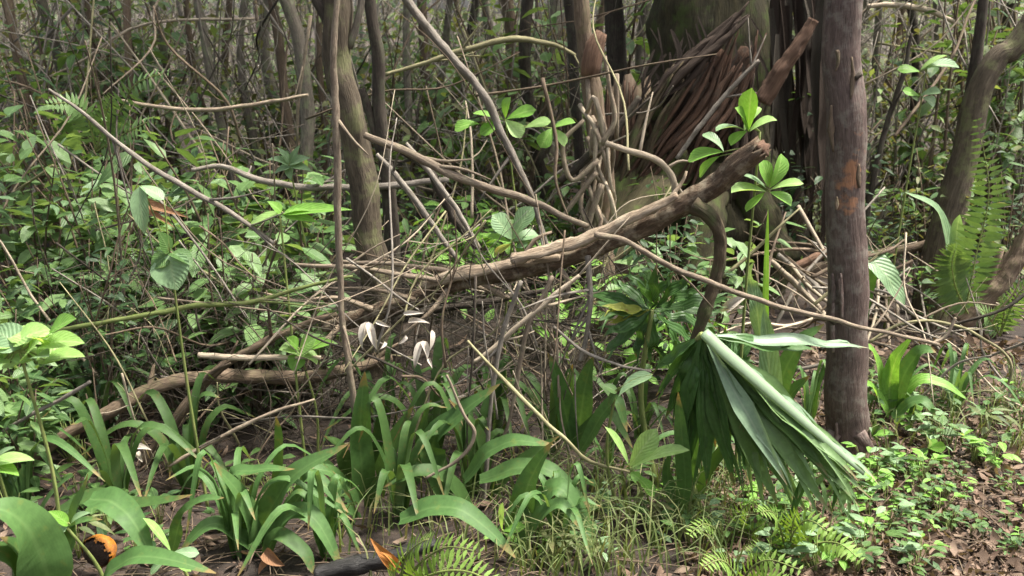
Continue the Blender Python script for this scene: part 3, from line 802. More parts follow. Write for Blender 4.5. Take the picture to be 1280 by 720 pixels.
# ---- vine tangle at the middle: several pale stems wound round a thin dead trunk
def vine_tangle():
    Y = 4.3
    base = ground_at(P(752, 300, Y).x, Y)
    root = thing('vine_tangle', base, 'pale vine tangle wound round a thin dead trunk above the log', 'vine')
    mb = MB(base); mb.tube([(base, .07)] + pxpts([(756, 270, 26), (752, 200, 28), (742, 130, 24), (732, 60, 20), (722, -40, 18)], Y), sides=12, rough=.25, freq=6)
    mb.build('dead_trunk', M['brown'], root)
    for i in range(9):
        b = MB(base)
        pts = []
        ph = R.uniform(0, 6.28); x0 = R.uniform(-16, 16)
        for j in range(7):
            yy = 290 - j * R.uniform(18, 34)
            pts.append((P(750 + x0 + 13 * math.sin(ph + j * .9) + R.uniform(-7, 7), yy, Y - .12 + .08 * math.cos(ph + j)), R.uniform(.008, .014)))
        b.tube(pts, sides=6, n=24, rough=.15)
        b.build('vine_stem', M['pale'] if i % 2 else M['tan'], root)
    for lst in ([(752, 180, 8), (768, 150, 7), (762, 110, 6), (756, 70, 5)], [(748, 200, 8), (715, 225, 7), (704, 180, 6), (730, 150, 5)], [(745, 215, 7), (722, 246, 7), (704, 270, 5)], [(752, 230, 9), (738, 270, 8), (730, 310, 6)]):
        b = MB(base); b.tube(pxpts(lst, Y - .2), sides=6, n=16, rough=.15); b.build('vine_stem', M['tan'], root)
    b = MB(base)
    b.tube(pxpts([(738, 95, 22), (742, 62, 26), (752, 40, 14)], Y - .08), sides=9, rough=.3)
    b.build('bare_wound', M['red'], root)
vine_tangle()

# ------------------------------------------------------------------ fan palm fronds
def fan(root, base, hinge, tips, mat, wmul=1.0, droop=0.0, split=True, name='segment'):
    for (tip, w, m) in tips:
        b = MB(base)
        mid = hinge.lerp(tip, .5) + Z * droop + Vector((0, R.uniform(-.02, .02), 0))
        view = (CAM - mid).normalized()
        nn = (view * .55 + Vector((R.uniform(-.45, .45), 0, .6))).normalized()
        b.strap([hinge + (tip - hinge) * 0.02, mid, tip], w * wmul, nn, fold=.45, n=16, prof='fan', wav=.02)
        q = mid.lerp(tip, .3)      # the tip splits in two
        sp = (tip - mid).cross(nn).normalized() * R.choice((-1, 1)) * w * R.uniform(.35, .8)
        b.strap([q, q.lerp(tip, .6) + sp * .6, tip + sp - Z * R.uniform(.0, .04)], w * .34, nn, fold=.4, n=8, prof='taper', wav=.01)
        b.build('leaf_segment', M[m] if m else mat, root)

def palm_hanging():
    Y = 2.45
    base = ground_at(P(905, 640, Y).x, Y)
    root = thing('fan_palm', base, 'large fan palm frond folded and drooping left of the purple-brown trunk', 'palm')
    h = P(878, 418, Y)
    T = lambda x, y, dy=0.0: P(x, y, Y + dy)
    tips = [(T(1098, 606, -.12), .06, 'palm_pale'), (T(1085, 436, .1), .05, 'palm_pale'), (T(1022, 440, .1), .06, None), (T(984, 606, -.14), .06, 'palm_pale')]
    for (x, y, k) in ((1090, 622, 0), (1074, 634, 1), (1058, 612, 0), (1046, 648, 1), (1030, 628, 0), (1016, 652, 0), (1006, 606, 1), (996, 640, 0), (976, 632, 0), (968, 590, 1), (954, 616, 0), (940, 600, 0), (928, 572, 1), (916, 606, 0), (906, 560, 0),
                      (892, 566, 2), (872, 540, 2), (850, 556, 2), (836, 528, 2), (824, 500, 2), (862, 596, 2), (884, 604, 2), (815, 468, 2), (846, 506, 2), (1078, 606, 1), (1036, 600, 1), (1008, 574, 1), (1050, 570, 1), (1020, 560, 0), (984, 556, 0), (950, 540, 0), (920, 520, 0), (1064, 596, 0)):
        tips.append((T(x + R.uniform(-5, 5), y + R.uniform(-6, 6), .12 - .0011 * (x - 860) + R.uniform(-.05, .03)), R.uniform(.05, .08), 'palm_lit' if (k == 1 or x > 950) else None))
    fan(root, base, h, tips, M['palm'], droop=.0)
    for q in range(22):
        x = R.uniform(930, 1060); f = (x - 880) / 215
        y = 420 + f * 190 + R.uniform(10, 60) * (1 - f * .5)
        a = T(x, y, -.08 * f + R.uniform(-.04, .02))
        dn = a + Vector((R.uniform(-.05, .06), R.uniform(-.03, .03), -R.uniform(.08, .22)))
        b = MB(base)
        b.strap([a, a.lerp(dn, .5) + Vector((R.uniform(-.01, .02), 0, 0)), dn], R.uniform(.012, .03), Vector((R.uniform(-.5, .5), -1, .4)), n=8, prof='fan', wav=.02, fold=.4)
        b.build('frayed_strip', M[R.choice(('palm_lit', 'palm_lit', 'palm_pale', 'palm'))], root)
    b = MB(base)   # the thick pale folded edge
    b.tube(pxpts([(880, 416, 16, Y - .03), (905, 440, 18, Y - .05), (960, 488, 16, Y - .08), (1020, 540, 12, Y - .1), (1080, 592, 6, Y - .12)], Y), sides=8, rough=.08, flat=.5)
    b.build('folded_rib', M['palm_pale'], root)
    b = MB(base)
    b.tube([(base + Vector((-.05, .1, 0)), .014), (P(850, 540, Y + .12), .012), (P(858, 450, Y + .08), .011), (h, .010)], sides=7, rough=.05)
    b.build('leaf_stalk', M['green_stem'], root)
palm_hanging()

def palm_fan(cpx, cpy, Y, label, segs, gpx, gpy, scale=1.0):
    base = G(gpx, gpy); base = ground_at(P(gpx, gpy, Y).x, Y)
    root = thing('fan_palm', base, label, 'palm')
    h = P(cpx, cpy, Y)
    fan(root, base, h, segs, M['palm'])
    b = MB(base)
    b.tube([(base, .012), (base.lerp(h, .5) + Vector((-.04, .03, 0)), .010), (h, .008)], sides=7, rough=.05)
    b.build('leaf_stalk', M['green_stem'], root)
segs = []
for k in range(20):
    a = math.radians(-175 + k * 18 + R.uniform(-5, 5))
    ln = R.uniform(70, 105) * (0.8 if -150 < math.degrees(a) < -40 else 1.0)
    x, y = 815 + math.cos(a) * ln, 388 + math.sin(a) * ln * .85
    m = None
    deg = math.degrees(a)
    segs.append((P(x, y, 2.75 + .12 * math.sin(a * 1.5)), .05, m))
segs.append((P(752, 383, 2.68), .05, 'yellow')); segs.append((P(760, 406, 2.66), .045, 'yellow')); segs.append((P(800, 350, 2.7), .04, 'leaf_fresh'))
palm_fan(815, 388, 2.75, 'dark green fan palm leaf with two yellow fingers under the log', segs, 822, 560)
segs = []
for k in range(14):
    a = math.radians(-160 + k * 11 + R.uniform(-4, 4)); ln = R.uniform(55, 80)
    segs.append((P(900 + math.cos(a) * ln * .8, 470 + math.sin(a) * ln, 2.95), .05, None))
palm_fan(900, 480, 2.95, 'dark fan palm leaf standing behind the drooping frond', segs, 900, 560)

# ------------------------------------------------------------------ strap-leaved plants
def strap_plant(label, leaves, group='strap-leaved plants', name='strap_plant', base_px=None, mat='strap'):
    """leaves: (pixel polyline from base to tip, depth, width px[, material])"""
    l0 = leaves[0]
    p0 = P(l0[0][0][0], l0[0][0][1], l0[1])
    base = ground_at(p0.x, p0.y)
    root = thing(name, base, label, 'plant', group)
    for lv in leaves:
        poly, Y, w = lv[0], lv[1], lv[2]
        m = lv[3] if len(lv) > 3 else mat
        pts = [P(x, y, Y - .10 * i / max(1, len(poly) - 1)) for i, (x, y) in enumerate(poly)]
        b = MB(base)
        mid = pts[len(pts) // 2]
        view = (CAM - mid).normalized()
        b.strap(pts, 1.35 * w / F * (mid - CAM).dot(FW), (view * .5 + Z * .7 + Vector((R.uniform(-.2, .2), 0, 0))).normalized(), fold=.28, n=16, wav=.008)
        b.build('leaf', M[m], root)
    return root

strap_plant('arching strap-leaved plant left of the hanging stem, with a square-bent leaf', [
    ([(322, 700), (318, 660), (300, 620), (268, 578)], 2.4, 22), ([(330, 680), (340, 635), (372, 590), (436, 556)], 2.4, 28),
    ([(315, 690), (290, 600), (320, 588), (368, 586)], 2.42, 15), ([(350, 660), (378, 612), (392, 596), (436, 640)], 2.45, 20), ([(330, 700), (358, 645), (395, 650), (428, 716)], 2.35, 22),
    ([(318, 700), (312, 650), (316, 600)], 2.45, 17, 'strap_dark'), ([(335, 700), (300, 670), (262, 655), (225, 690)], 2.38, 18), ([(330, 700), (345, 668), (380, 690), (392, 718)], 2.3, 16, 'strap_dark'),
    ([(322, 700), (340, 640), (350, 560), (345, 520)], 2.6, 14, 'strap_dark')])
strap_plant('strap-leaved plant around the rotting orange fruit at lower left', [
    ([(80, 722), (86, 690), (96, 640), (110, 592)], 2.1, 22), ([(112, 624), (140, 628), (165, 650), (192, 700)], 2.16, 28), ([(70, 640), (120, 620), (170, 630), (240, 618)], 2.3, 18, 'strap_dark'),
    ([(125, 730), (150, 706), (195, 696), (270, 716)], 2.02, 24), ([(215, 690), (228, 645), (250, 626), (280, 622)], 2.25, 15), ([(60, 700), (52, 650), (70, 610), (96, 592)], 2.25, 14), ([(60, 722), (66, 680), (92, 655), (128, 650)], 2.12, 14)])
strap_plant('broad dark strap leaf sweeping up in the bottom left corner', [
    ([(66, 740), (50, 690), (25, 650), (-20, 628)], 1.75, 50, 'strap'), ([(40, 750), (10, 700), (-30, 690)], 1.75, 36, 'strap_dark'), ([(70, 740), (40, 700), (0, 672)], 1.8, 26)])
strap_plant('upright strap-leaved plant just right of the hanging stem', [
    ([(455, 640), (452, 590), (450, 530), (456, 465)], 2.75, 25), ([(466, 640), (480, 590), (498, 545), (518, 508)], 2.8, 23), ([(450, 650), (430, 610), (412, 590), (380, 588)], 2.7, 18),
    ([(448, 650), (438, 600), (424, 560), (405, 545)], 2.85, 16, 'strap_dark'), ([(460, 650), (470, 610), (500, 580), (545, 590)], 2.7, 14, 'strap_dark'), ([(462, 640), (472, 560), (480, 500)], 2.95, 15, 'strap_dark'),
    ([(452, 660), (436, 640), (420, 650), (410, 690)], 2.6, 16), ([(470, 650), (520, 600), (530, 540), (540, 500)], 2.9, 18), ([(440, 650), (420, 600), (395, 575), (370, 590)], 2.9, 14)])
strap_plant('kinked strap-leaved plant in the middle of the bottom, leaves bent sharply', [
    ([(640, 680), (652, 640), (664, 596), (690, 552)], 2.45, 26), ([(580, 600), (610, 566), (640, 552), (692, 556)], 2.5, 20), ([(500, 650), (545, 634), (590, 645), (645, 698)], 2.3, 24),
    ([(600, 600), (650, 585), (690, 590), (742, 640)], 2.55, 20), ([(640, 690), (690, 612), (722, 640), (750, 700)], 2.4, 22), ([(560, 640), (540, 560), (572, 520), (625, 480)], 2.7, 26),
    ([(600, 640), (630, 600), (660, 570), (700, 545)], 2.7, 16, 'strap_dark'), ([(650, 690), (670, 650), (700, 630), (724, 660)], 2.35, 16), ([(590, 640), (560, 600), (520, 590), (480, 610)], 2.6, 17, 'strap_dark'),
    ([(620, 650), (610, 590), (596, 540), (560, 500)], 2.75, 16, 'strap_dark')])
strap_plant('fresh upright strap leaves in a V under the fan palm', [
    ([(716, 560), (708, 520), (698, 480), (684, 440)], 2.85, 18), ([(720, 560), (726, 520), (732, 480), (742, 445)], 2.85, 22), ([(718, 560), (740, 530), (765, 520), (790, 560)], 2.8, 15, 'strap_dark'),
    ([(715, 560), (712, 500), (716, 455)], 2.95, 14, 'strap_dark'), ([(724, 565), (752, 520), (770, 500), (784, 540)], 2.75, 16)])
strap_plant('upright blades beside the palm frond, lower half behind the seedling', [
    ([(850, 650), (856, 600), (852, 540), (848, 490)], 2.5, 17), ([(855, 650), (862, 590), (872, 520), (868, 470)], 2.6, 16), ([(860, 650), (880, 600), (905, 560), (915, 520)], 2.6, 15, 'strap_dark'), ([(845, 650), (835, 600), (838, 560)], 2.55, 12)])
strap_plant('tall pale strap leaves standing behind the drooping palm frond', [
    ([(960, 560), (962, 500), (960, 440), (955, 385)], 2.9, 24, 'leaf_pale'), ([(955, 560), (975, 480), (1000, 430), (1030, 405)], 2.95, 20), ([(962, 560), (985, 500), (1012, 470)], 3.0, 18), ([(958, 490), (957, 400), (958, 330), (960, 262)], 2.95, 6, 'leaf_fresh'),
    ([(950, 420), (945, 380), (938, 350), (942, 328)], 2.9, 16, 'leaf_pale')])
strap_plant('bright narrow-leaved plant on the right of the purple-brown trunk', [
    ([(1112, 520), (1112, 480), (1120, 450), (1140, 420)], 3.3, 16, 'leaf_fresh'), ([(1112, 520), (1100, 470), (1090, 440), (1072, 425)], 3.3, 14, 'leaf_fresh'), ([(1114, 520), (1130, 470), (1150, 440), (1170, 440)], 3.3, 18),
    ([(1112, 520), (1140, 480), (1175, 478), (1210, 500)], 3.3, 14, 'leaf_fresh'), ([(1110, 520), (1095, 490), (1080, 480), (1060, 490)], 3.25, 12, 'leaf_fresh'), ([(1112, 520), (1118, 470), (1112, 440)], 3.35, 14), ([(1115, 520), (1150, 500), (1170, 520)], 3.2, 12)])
strap_plant('single pale strap leaf bending down just right of the purple-brown trunk', [
    ([(1084, 320), (1100, 335), (1115, 355), (1130, 384)], 3.7, 24, 'leaf_pale'), ([(1080, 400), (1082, 360), (1095, 325), (1120, 318)], 3.8, 16)])
strap_plant('grey-green arching strap leaves below the upright fern', [
    ([(1190, 370), (1186, 310), (1170, 262), (1132, 240)], 4.0, 16, 'leaf_pale'), ([(1190, 370), (1195, 330), (1196, 290), (1200, 268)], 4.0, 16, 'leaf_pale'), ([(1194, 370), (1215, 340), (1225, 335)], 4.0, 12)])

def wild_strap(px, py, n, L, W, mat, label):
    g = G(px, py)
    root = thing('strap_plant', g, label, 'plant', 'strap-leaved plants')
    for k in range(n):
        az = 2 * PI * k / n + R.uniform(-.4, .4); ln = L * R.uniform(.8, 1.5); e = R.uniform(.25, .8)
        h = Vector((math.cos(az), math.sin(az), 0))
        b = MB(g)
        p = [g + h * .015, g + h * ln * .22 * e + Z * ln * .42, g + h * ln * .5 * e + Z * ln * .68 * (1.15 - e * .5), g + h * ln * .95 * e + Z * ln * R.uniform(.25, .8) * (1.2 - e)]
        b.strap(p, W * R.uniform(.7, 1.15), Z + h * -.3 + Vector((0, -.3, 0)), fold=.28, n=14, wav=.01)
        b.build('leaf', M[mat], root)
for (px, py, n, L, W, m, lab) in [  # clumps in the hollow get the darker blade as painted shade
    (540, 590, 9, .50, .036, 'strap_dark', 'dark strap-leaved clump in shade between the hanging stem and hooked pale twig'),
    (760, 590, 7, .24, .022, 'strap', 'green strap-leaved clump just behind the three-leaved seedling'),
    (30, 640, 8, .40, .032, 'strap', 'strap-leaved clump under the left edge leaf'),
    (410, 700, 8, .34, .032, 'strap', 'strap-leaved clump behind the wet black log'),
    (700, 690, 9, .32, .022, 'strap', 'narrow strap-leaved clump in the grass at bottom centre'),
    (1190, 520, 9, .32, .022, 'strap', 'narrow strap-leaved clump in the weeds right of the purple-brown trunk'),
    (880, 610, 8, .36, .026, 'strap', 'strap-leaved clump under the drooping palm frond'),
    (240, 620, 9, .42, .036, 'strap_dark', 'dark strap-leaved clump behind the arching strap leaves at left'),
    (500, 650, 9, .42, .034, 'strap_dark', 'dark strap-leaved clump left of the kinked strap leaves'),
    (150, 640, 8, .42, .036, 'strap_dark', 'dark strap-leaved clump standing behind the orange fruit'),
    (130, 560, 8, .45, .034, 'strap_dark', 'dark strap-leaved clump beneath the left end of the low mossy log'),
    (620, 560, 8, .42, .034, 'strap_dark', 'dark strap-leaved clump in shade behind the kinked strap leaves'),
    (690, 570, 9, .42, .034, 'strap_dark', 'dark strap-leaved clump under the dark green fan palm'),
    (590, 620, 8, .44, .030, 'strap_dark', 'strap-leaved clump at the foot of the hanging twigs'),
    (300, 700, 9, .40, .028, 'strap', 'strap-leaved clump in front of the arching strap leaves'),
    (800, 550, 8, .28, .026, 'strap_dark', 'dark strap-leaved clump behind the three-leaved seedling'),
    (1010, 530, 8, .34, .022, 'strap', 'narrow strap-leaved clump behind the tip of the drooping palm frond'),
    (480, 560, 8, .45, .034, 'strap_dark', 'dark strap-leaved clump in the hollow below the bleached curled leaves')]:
    wild_strap(px, py, n, L, W, m, lab)

# ------------------------------------------------------------------ seedlings with few large leaves
def seedling(label, pos, Y, leaves, ground_px=None, leafm='leaf_fresh', shape='obovate', stem_m='green_stem', name='seedling', group='broad-leaved seedlings', ext=None):
    """pos: stem tip in the picture; leaves: (base px, tip px, width px[, dy, material])"""
    tip = P(pos[0], pos[1], Y)
    gx = tip.x + (R.uniform(-.08, .08) if ground_px is None else 0)
    if ground_px:
        gx = P(ground_px, pos[1], Y).x
    base = ground_at(gx, Y + .05)
    root = thing(name, base, label, 'plant', group)
    b = MB(base)
    mid = base.lerp(tip, .5) + Vector((R.uniform(-.04, .04), .02, 0))
    b.tube([(base, .006), (mid, .005), (tip, .0035)], sides=6, rough=.05)
    for lv in leaves:
        q = P(lv[0][0], lv[0][1], Y)
        if (q - tip).length > .008:
            a = tip if q.z > tip.z - .03 else mid.lerp(tip, max(0, min(1, (q.z - mid.z) / max(.01, tip.z - mid.z))))
            b.tube([(a, .003), (a.lerp(q, .5) + Z * .01, .0026), (q, .002)], sides=5, n=6, rough=.05)
    b.build('stem', M[stem_m], root)
    for lv in leaves:
        (bx, by), (tx, ty), w = lv[0], lv[1], lv[2]
        dy = lv[3] if len(lv) > 3 else -.03
        m = lv[4] if len(lv) > 4 else leafm
        p0 = P(bx, by, Y); p1 = P(tx, ty, Y + dy)
        b = MB(base)
        L = (p1 - p0).length
        view = (CAM - p0).normalized()
        nn = (view * .5 + Z * .6 + Vector((R.uniform(-.6, .6), 0, R.uniform(-.1, .3)))).normalized()
        if m == 'leaf_fresh' and R.random() < .4: m = R.choice(('leaf_bright', 'leaf_bright', 'leaf_pale'))  # some leaves swapped for paler ones, painting in whitish highlights
        d = p1 - p0
        bend = R.uniform(.2, 1.0)
        # aim a bit above so that the bent tip lands near its place
        d = d.normalized() + nn * bend * .5
        b.leaf(p0, d, nn, L * R.uniform(.95, 1.12), w / F * Y * R.uniform(.9, 1.2), bend=bend, fold=R.uniform(.1, .45), k=8, shape=shape, twist=R.uniform(-.6, .6))
        b.build('leaf', M[m], root)
    return root

seedling('bright seedling with leaf rosettes rising behind the broken log end', (950, 165), 2.75, [
    ((935, 165), (938, 108), 25), ((936, 165), (970, 146), 22), ((932, 164), (898, 150), 24, -.05, 'leaf_pale'), ((934, 164), (912, 180), 18), ((936, 162), (922, 132), 18), ((930, 165), (950, 130), 16, .04),
    ((962, 235), (985, 200), 24), ((962, 238), (1006, 226), 18), ((962, 240), (990, 256), 20), ((958, 240), (918, 238), 30, -.05), ((956, 240), (934, 262), 22), ((960, 234), (958, 204), 20), ((958, 236), (930, 214), 18, -.02, 'leaf_pale'),
    ((905, 190), (860, 200), 24, .05), ((905, 190), (880, 168), 20, .05), ((900, 195), (872, 222), 20, .05)], ground_px=958)
seedling('seedling with three large bright leaves at bottom centre', (787, 586), 2.45, [
    ((786, 584), (822, 536), 30, -.03, 'leaf_bright'), ((788, 586), (853, 558), 26, -.03, 'leaf_bright'), ((786, 582), (768, 536), 15), ((792, 592), (818, 620), 22), ((788, 590), (800, 600), 16)], ground_px=797)
seedling('pale hanging leaf plant in the left undergrowth', (212, 318), 2.6, [
    ((212, 318), (222, 362), 46, -.05, 'leaf_pale'), ((210, 320), (188, 336), 26), ((205, 250), (176, 232), 20, 0, 'leaf_pale'), ((176, 232), (180, 290), 26, -.04, 'leaf_pale'), ((214, 316), (240, 330), 24), ((212, 316), (200, 290), 22)], leafm='leaf_mid', shape='ovate')
seedling('blurred pale seedling rising just behind the log middle', (640, 300), 3.3, [
    ((640, 300), (664, 262), 34, 0, 'leaf_pale'), ((640, 300), (622, 270), 30), ((640, 302), (672, 290), 26, 0, 'leaf_pale'), ((640, 304), (612, 296), 22), ((645, 310), (660, 300), 18), ((640, 305), (618, 318), 20, 0, 'yellow'), ((648, 306), (652, 322), 18, 0, 'leaf_fresh')])
seedling('long pointed light green leaves left of the hanging stem', (350, 268), 2.9, [
    ((352, 268), (300, 292), 14, 0, 'leaf_fresh'), ((352, 268), (432, 260), 20), ((355, 268), (400, 278), 20), ((352, 266), (335, 250), 15), ((352, 268), (390, 252), 14)], shape='lance')
seedling('round-leaved seedling above the low mossy log', (375, 440), 2.95, [
    ((374, 440), (352, 432), 24), ((374, 440), (392, 424), 26), ((374, 442), (396, 452), 26), ((374, 444), (366, 462), 24), ((378, 436), (418, 426), 22), ((372, 436), (362, 422), 18)], leafm='leaf_fresh', shape='ovate')
seedling('small pale seedling in front of the arching strap leaves', (212, 690), 2.1, [
    ((214, 690), (184, 648), 24, -.02, 'leaf_bright'), ((214, 692), (250, 690), 18, 0, 'leaf_pale'), ((214, 692), (238, 712), 18), ((214, 694), (190, 716), 18)])
seedling('jagged light leaf seedling left of the orange fruit', (84, 660), 2.0, [((86, 656), (44, 670), 28, -.02, 'leaf_pale'), ((86, 656), (64, 640), 18), ((88, 656), (100, 634), 16)], shape='ovate')
seedling('small two-leaved seedling among the kinked strap leaves', (628, 664), 2.3, [((628, 664), (622, 634), 13), ((628, 664), (656, 658), 15), ((628, 666), (606, 672), 12), ((630, 668), (646, 676), 12)])
seedling('bright yellow-green leaf poking in at the left edge', (-6, 578), 1.75, [((-10, 580), (42, 568), 26, -.02, 'leaf_bright'), ((-10, 582), (22, 592), 20), ((-8, 578), (6, 555), 16)], shape='ovate')
seedling('pale oval leaf hanging alone below the fan palm', (770, 488), 2.5, [((816, 468), (772, 494), 22, -.02, 'leaf_pale'), ((772, 490), (752, 480), 14, 0, 'leaf_mid'), ((770, 490), (760, 508), 14, 0, 'leaf_mid')], shape='ovate', leafm='leaf_mid')
seedling('blue-green leafy seedling behind the fallen log near the slanting liana', (632, 150), 4.0, [
    ((630, 150), (590, 140), 22), ((632, 150), (668, 138), 20), ((632, 150), (650, 170), 22), ((630, 152), (600, 168), 20), ((632, 148), (632, 122), 18), ((690, 160), (718, 150), 22), ((690, 160), (676, 182), 20), ((690, 160), (706, 182), 20), ((655, 160), (690, 150), 18), ((600, 155), (566, 158), 18)], leafm='leaf_fresh')
seedling('starry-leaved young plant in the upper left middle', (362, 205), 3.6, [
    ((362, 205), (352, 182), 12), ((362, 205), (386, 196), 14), ((362, 206), (332, 198), 14), ((362, 207), (390, 214), 14), ((362, 208), (340, 218), 14), ((362, 206), (372, 180), 12), ((362, 208), (364, 226), 12)], leafm='leaf_pale', shape='lance')
seedling('light green sprig by the top of the right trunks', (1160, 78), 4.4, [
    ((1150, 88), (1180, 66), 16), ((1150, 88), (1200, 82), 22, 0, 'leaf_pale'), ((1150, 90), (1130, 80), 14), ((1150, 120), (1176, 114), 20), ((1150, 120), (1132, 112), 14), ((1152, 122), (1168, 130), 16, 0, 'leaf_pale')])
lv = []
for k in range(16):
    a = math.radians(R.uniform(-170, 10)); c = (R.uniform(0, 60), R.uniform(420, 455))
    lv.append((c, (c[0] + math.cos(a) * R.uniform(40, 80) , c[1] + math.sin(a) * 22 + R.uniform(-8, 16)), R.uniform(26, 40), R.uniform(-.06, .06), R.choice(['leaf_bright', 'leaf_fresh', 'leaf_bright'])))
seedling('pale green leafy sapling in front of the left edge', (25, 440), 2.0, lv, shape='ovate', ground_px=10, name='sapling')
for (x, y, lab) in ((1135, 520, 'right of the purple-brown trunk, its leaves flat and light'), (1205, 545, 'at the path edge with two round pale leaves'), (1160, 560, 'at the path edge between two taller seedlings'), (1105, 575, 'at the foot of the purple-brown trunk'), (1090, 545, 'with yellow tips hugging the foot of the trunk')):
    Y = G(x, y + 22).y
    lv = []
    for k in range(7):
        a = R.uniform(0, 6.28); ln = R.uniform(16, 30)
        lv.append(((x, y), (x + math.cos(a) * ln, y + math.sin(a) * ln * .55), R.uniform(11, 17), R.uniform(-.05, .05), R.choice(['leaf_fresh', 'leaf_pale', 'leaf_mid'])))
    seedling('low seedling ' + lab, (x, y), Y, lv)

# ------------------------------------------------------------------ ferns
def fern_frond(root, base, pts, n, plen, mat, stemm='green_stem', nrm=None, pw=.22):
    c = crom([(p, 0) for p in pts], n)
    b = MB(base); b.tube([(p, .004 * (1 - .7 * i / n)) for i, (p, _) in enumerate(c)][::max(1, n // 8)], sides=5, rough=0, n=n); b.build('midrib', M[stemm], root)
    b = MB(base)
    for i in range(2, n):
        t = i / n
        p = c[i][0]
        tg = (c[min(i + 1, n - 1)][0] - c[i - 1][0]).normalized()
        nn = nrm - tg * nrm.dot(tg); nn.normalize()
        w = tg.cross(nn)
        ln = plen * min(1, .45 + t * 2.2) * (1 - t ** 2.4) ** .8 + .008
        for s in (-1, 1):
            b.leaf(p, w * s + tg * (.12 + R.uniform(-.06, .06)) + nn * R.uniform(-.1, .15), nn, ln * R.uniform(.9, 1.08), ln * pw + .004, bend=R.uniform(.1, .5), k=4, shape='lance', fold=.1)
    b.build('frond', M[mat], root)

def fern_at(label, fronds, Y, n=26, plen=.07, mat='fern', group='ferns', pw=.22):
    p0 = P(*fronds[0][0], Y)
    base = ground_at(p0.x, Y)
    root = thing('fern', base, label, 'fern', group)
    for fr in fronds:
        pts = [P(x, y, Y - .06 * i) for i, (x, y) in enumerate(fr)]
        view = (CAM - pts[1]).normalized()
        fern_frond(root, base, pts, n, plen, mat, nrm=(view * .7 + Z * .4).normalized(), pw=pw)
fern_at('tall upright sword fern frond in front of the curved leaning trunk', [[(1206, 392), (1220, 320), (1236, 240), (1222, 150)], [(1210, 392), (1195, 360), (1190, 330), (1196, 306)]], 3.9, n=36, plen=.105, pw=.24)
fern_at('light fern spreading in front of the orange dead leaf', [[(500, 730), (530, 700), (560, 684), (600, 690)], [(500, 730), (506, 700), (520, 682), (540, 672)], [(500, 735), (550, 715), (590, 716), (625, 735)], [(490, 735), (494, 715), (500, 700)]], 2.05, n=16, plen=.05, mat='fern_light')
fern_at('light fern below the tip of the drooping palm frond', [[(985, 700), (990, 670), (1010, 650), (1040, 668)], [(985, 700), (975, 660), (965, 640), (950, 640)], [(985, 700), (1020, 680), (1050, 680), (1075, 700)], [(985, 700), (960, 690), (935, 690)], [(985, 700), (990, 660), (995, 640)]], 2.3, n=16, plen=.045, mat='fern_light')
fern_at('small light fern in the grass left of the drooping frond tip', [[(925, 690), (920, 660), (928, 636), (945, 625)], [(925, 690), (900, 665), (880, 655), (862, 668)], [(925, 690), (940, 665), (955, 655)]], 2.42, n=15, plen=.035, mat='fern_light')
fern_at('small light fern at the bottom edge by the path', [[(930, 740), (935, 715), (960, 700), (1000, 712)], [(930, 740), (915, 712), (900, 700), (880, 708)], [(930, 740), (960, 725), (990, 735)]], 2.1, n=15, plen=.04, mat='fern_light')
fern_at('dark fern under the upright fern at the right edge', [[(1250, 420), (1262, 390), (1275, 365), (1300, 350)], [(1250, 420), (1235, 395), (1222, 385)], [(1250, 420), (1255, 390), (1252, 370)]], 3.7, n=18, plen=.06, mat='fern')
fern_at('feathery fern among the leaves at the upper left', [[(120, 190), (150, 140), (170, 105), (210, 90)], [(120, 190), (110, 150), (90, 130), (60, 130)], [(120, 190), (150, 170), (190, 150)], [(120, 190), (130, 150), (140, 120)]], 3.6, n=18, plen=.07, mat='fern')

# ------------------------------------------------------------------ rotten fruit, dead leaves
def fruit():
    c = P(122, 690, 2.16)
    g = ground_at(c.x, c.y)
    r = .049
    root = thing('rotten_fruit', Vector((c.x, c.y, c.z - r)), 'rotting orange fruit with a dark hollow, half hidden by strap leaves', 'fruit')
    o0 = root.location
    hole = ((CAM - c).normalized() * .72 - RT * .5 - UP * .38).normalized()
    for nm, rad, m, is_core in (('peel', r, None, False), ('rotten_core', r * .86, None, True)):
        mb = MB(Vector(o0))
        nu, nv = 36, 24
        for j in range(nv + 1):
            for i in range(nu):
                th = PI * j / nv; ph = 2 * PI * i / nu
                d = Vector((math.sin(th) * math.cos(ph), math.sin(th) * math.sin(ph), math.cos(th)))
                k = 1 + .05 * noise.noise(d * 2.5) + .02 * noise.noise(d * 9)
                k *= 1 - .05 * abs(d.z)
                if is_core:
                    k *= 1 - .35 * max(0, d.dot(hole)) ** 2 + .06 * noise.noise(d * 7)
                mb.v.append(c + d * rad * k - mb.o); mb.tc.append((d.x * .1, d.y * .1, d.z * .1))
        for j in range(nv):
            for i in range(nu):
                q = (j * nu + i, j * nu + (i + 1) % nu, (j + 1) * nu + (i + 1) % nu, (j + 1) * nu + i)
                if not is_core:
                    th = PI * (j + .5) / nv; ph = 2 * PI * (i + .5) / nu
                    d = Vector((math.sin(th) * math.cos(ph), math.sin(th) * math.sin(ph), math.cos(th)))
                    if d.dot(hole) > .12 + .35 * noise.noise(d * 3.0) + .1 * noise.noise(d * 11):
                        continue
                mb.f.append(q[::-1])
        if is_core:
            m = bark('rotten_flesh', (0.012, 0.008, 0.008), (0.035, 0.02, 0.016), (0.08, 0.05, 0.035), streak=1, scale=120, rough=.5)
        else:
            m = bark('orange_peel_skin', (0.22, 0.075, 0.012), (0.40, 0.15, 0.022), (0.52, 0.25, 0.05), streak=1, scale=60, bump=.4, rough=.45, patch=(0.10, 0.05, 0.04), patch_amt=.5)
        mb.build(nm, m, root)
fruit()

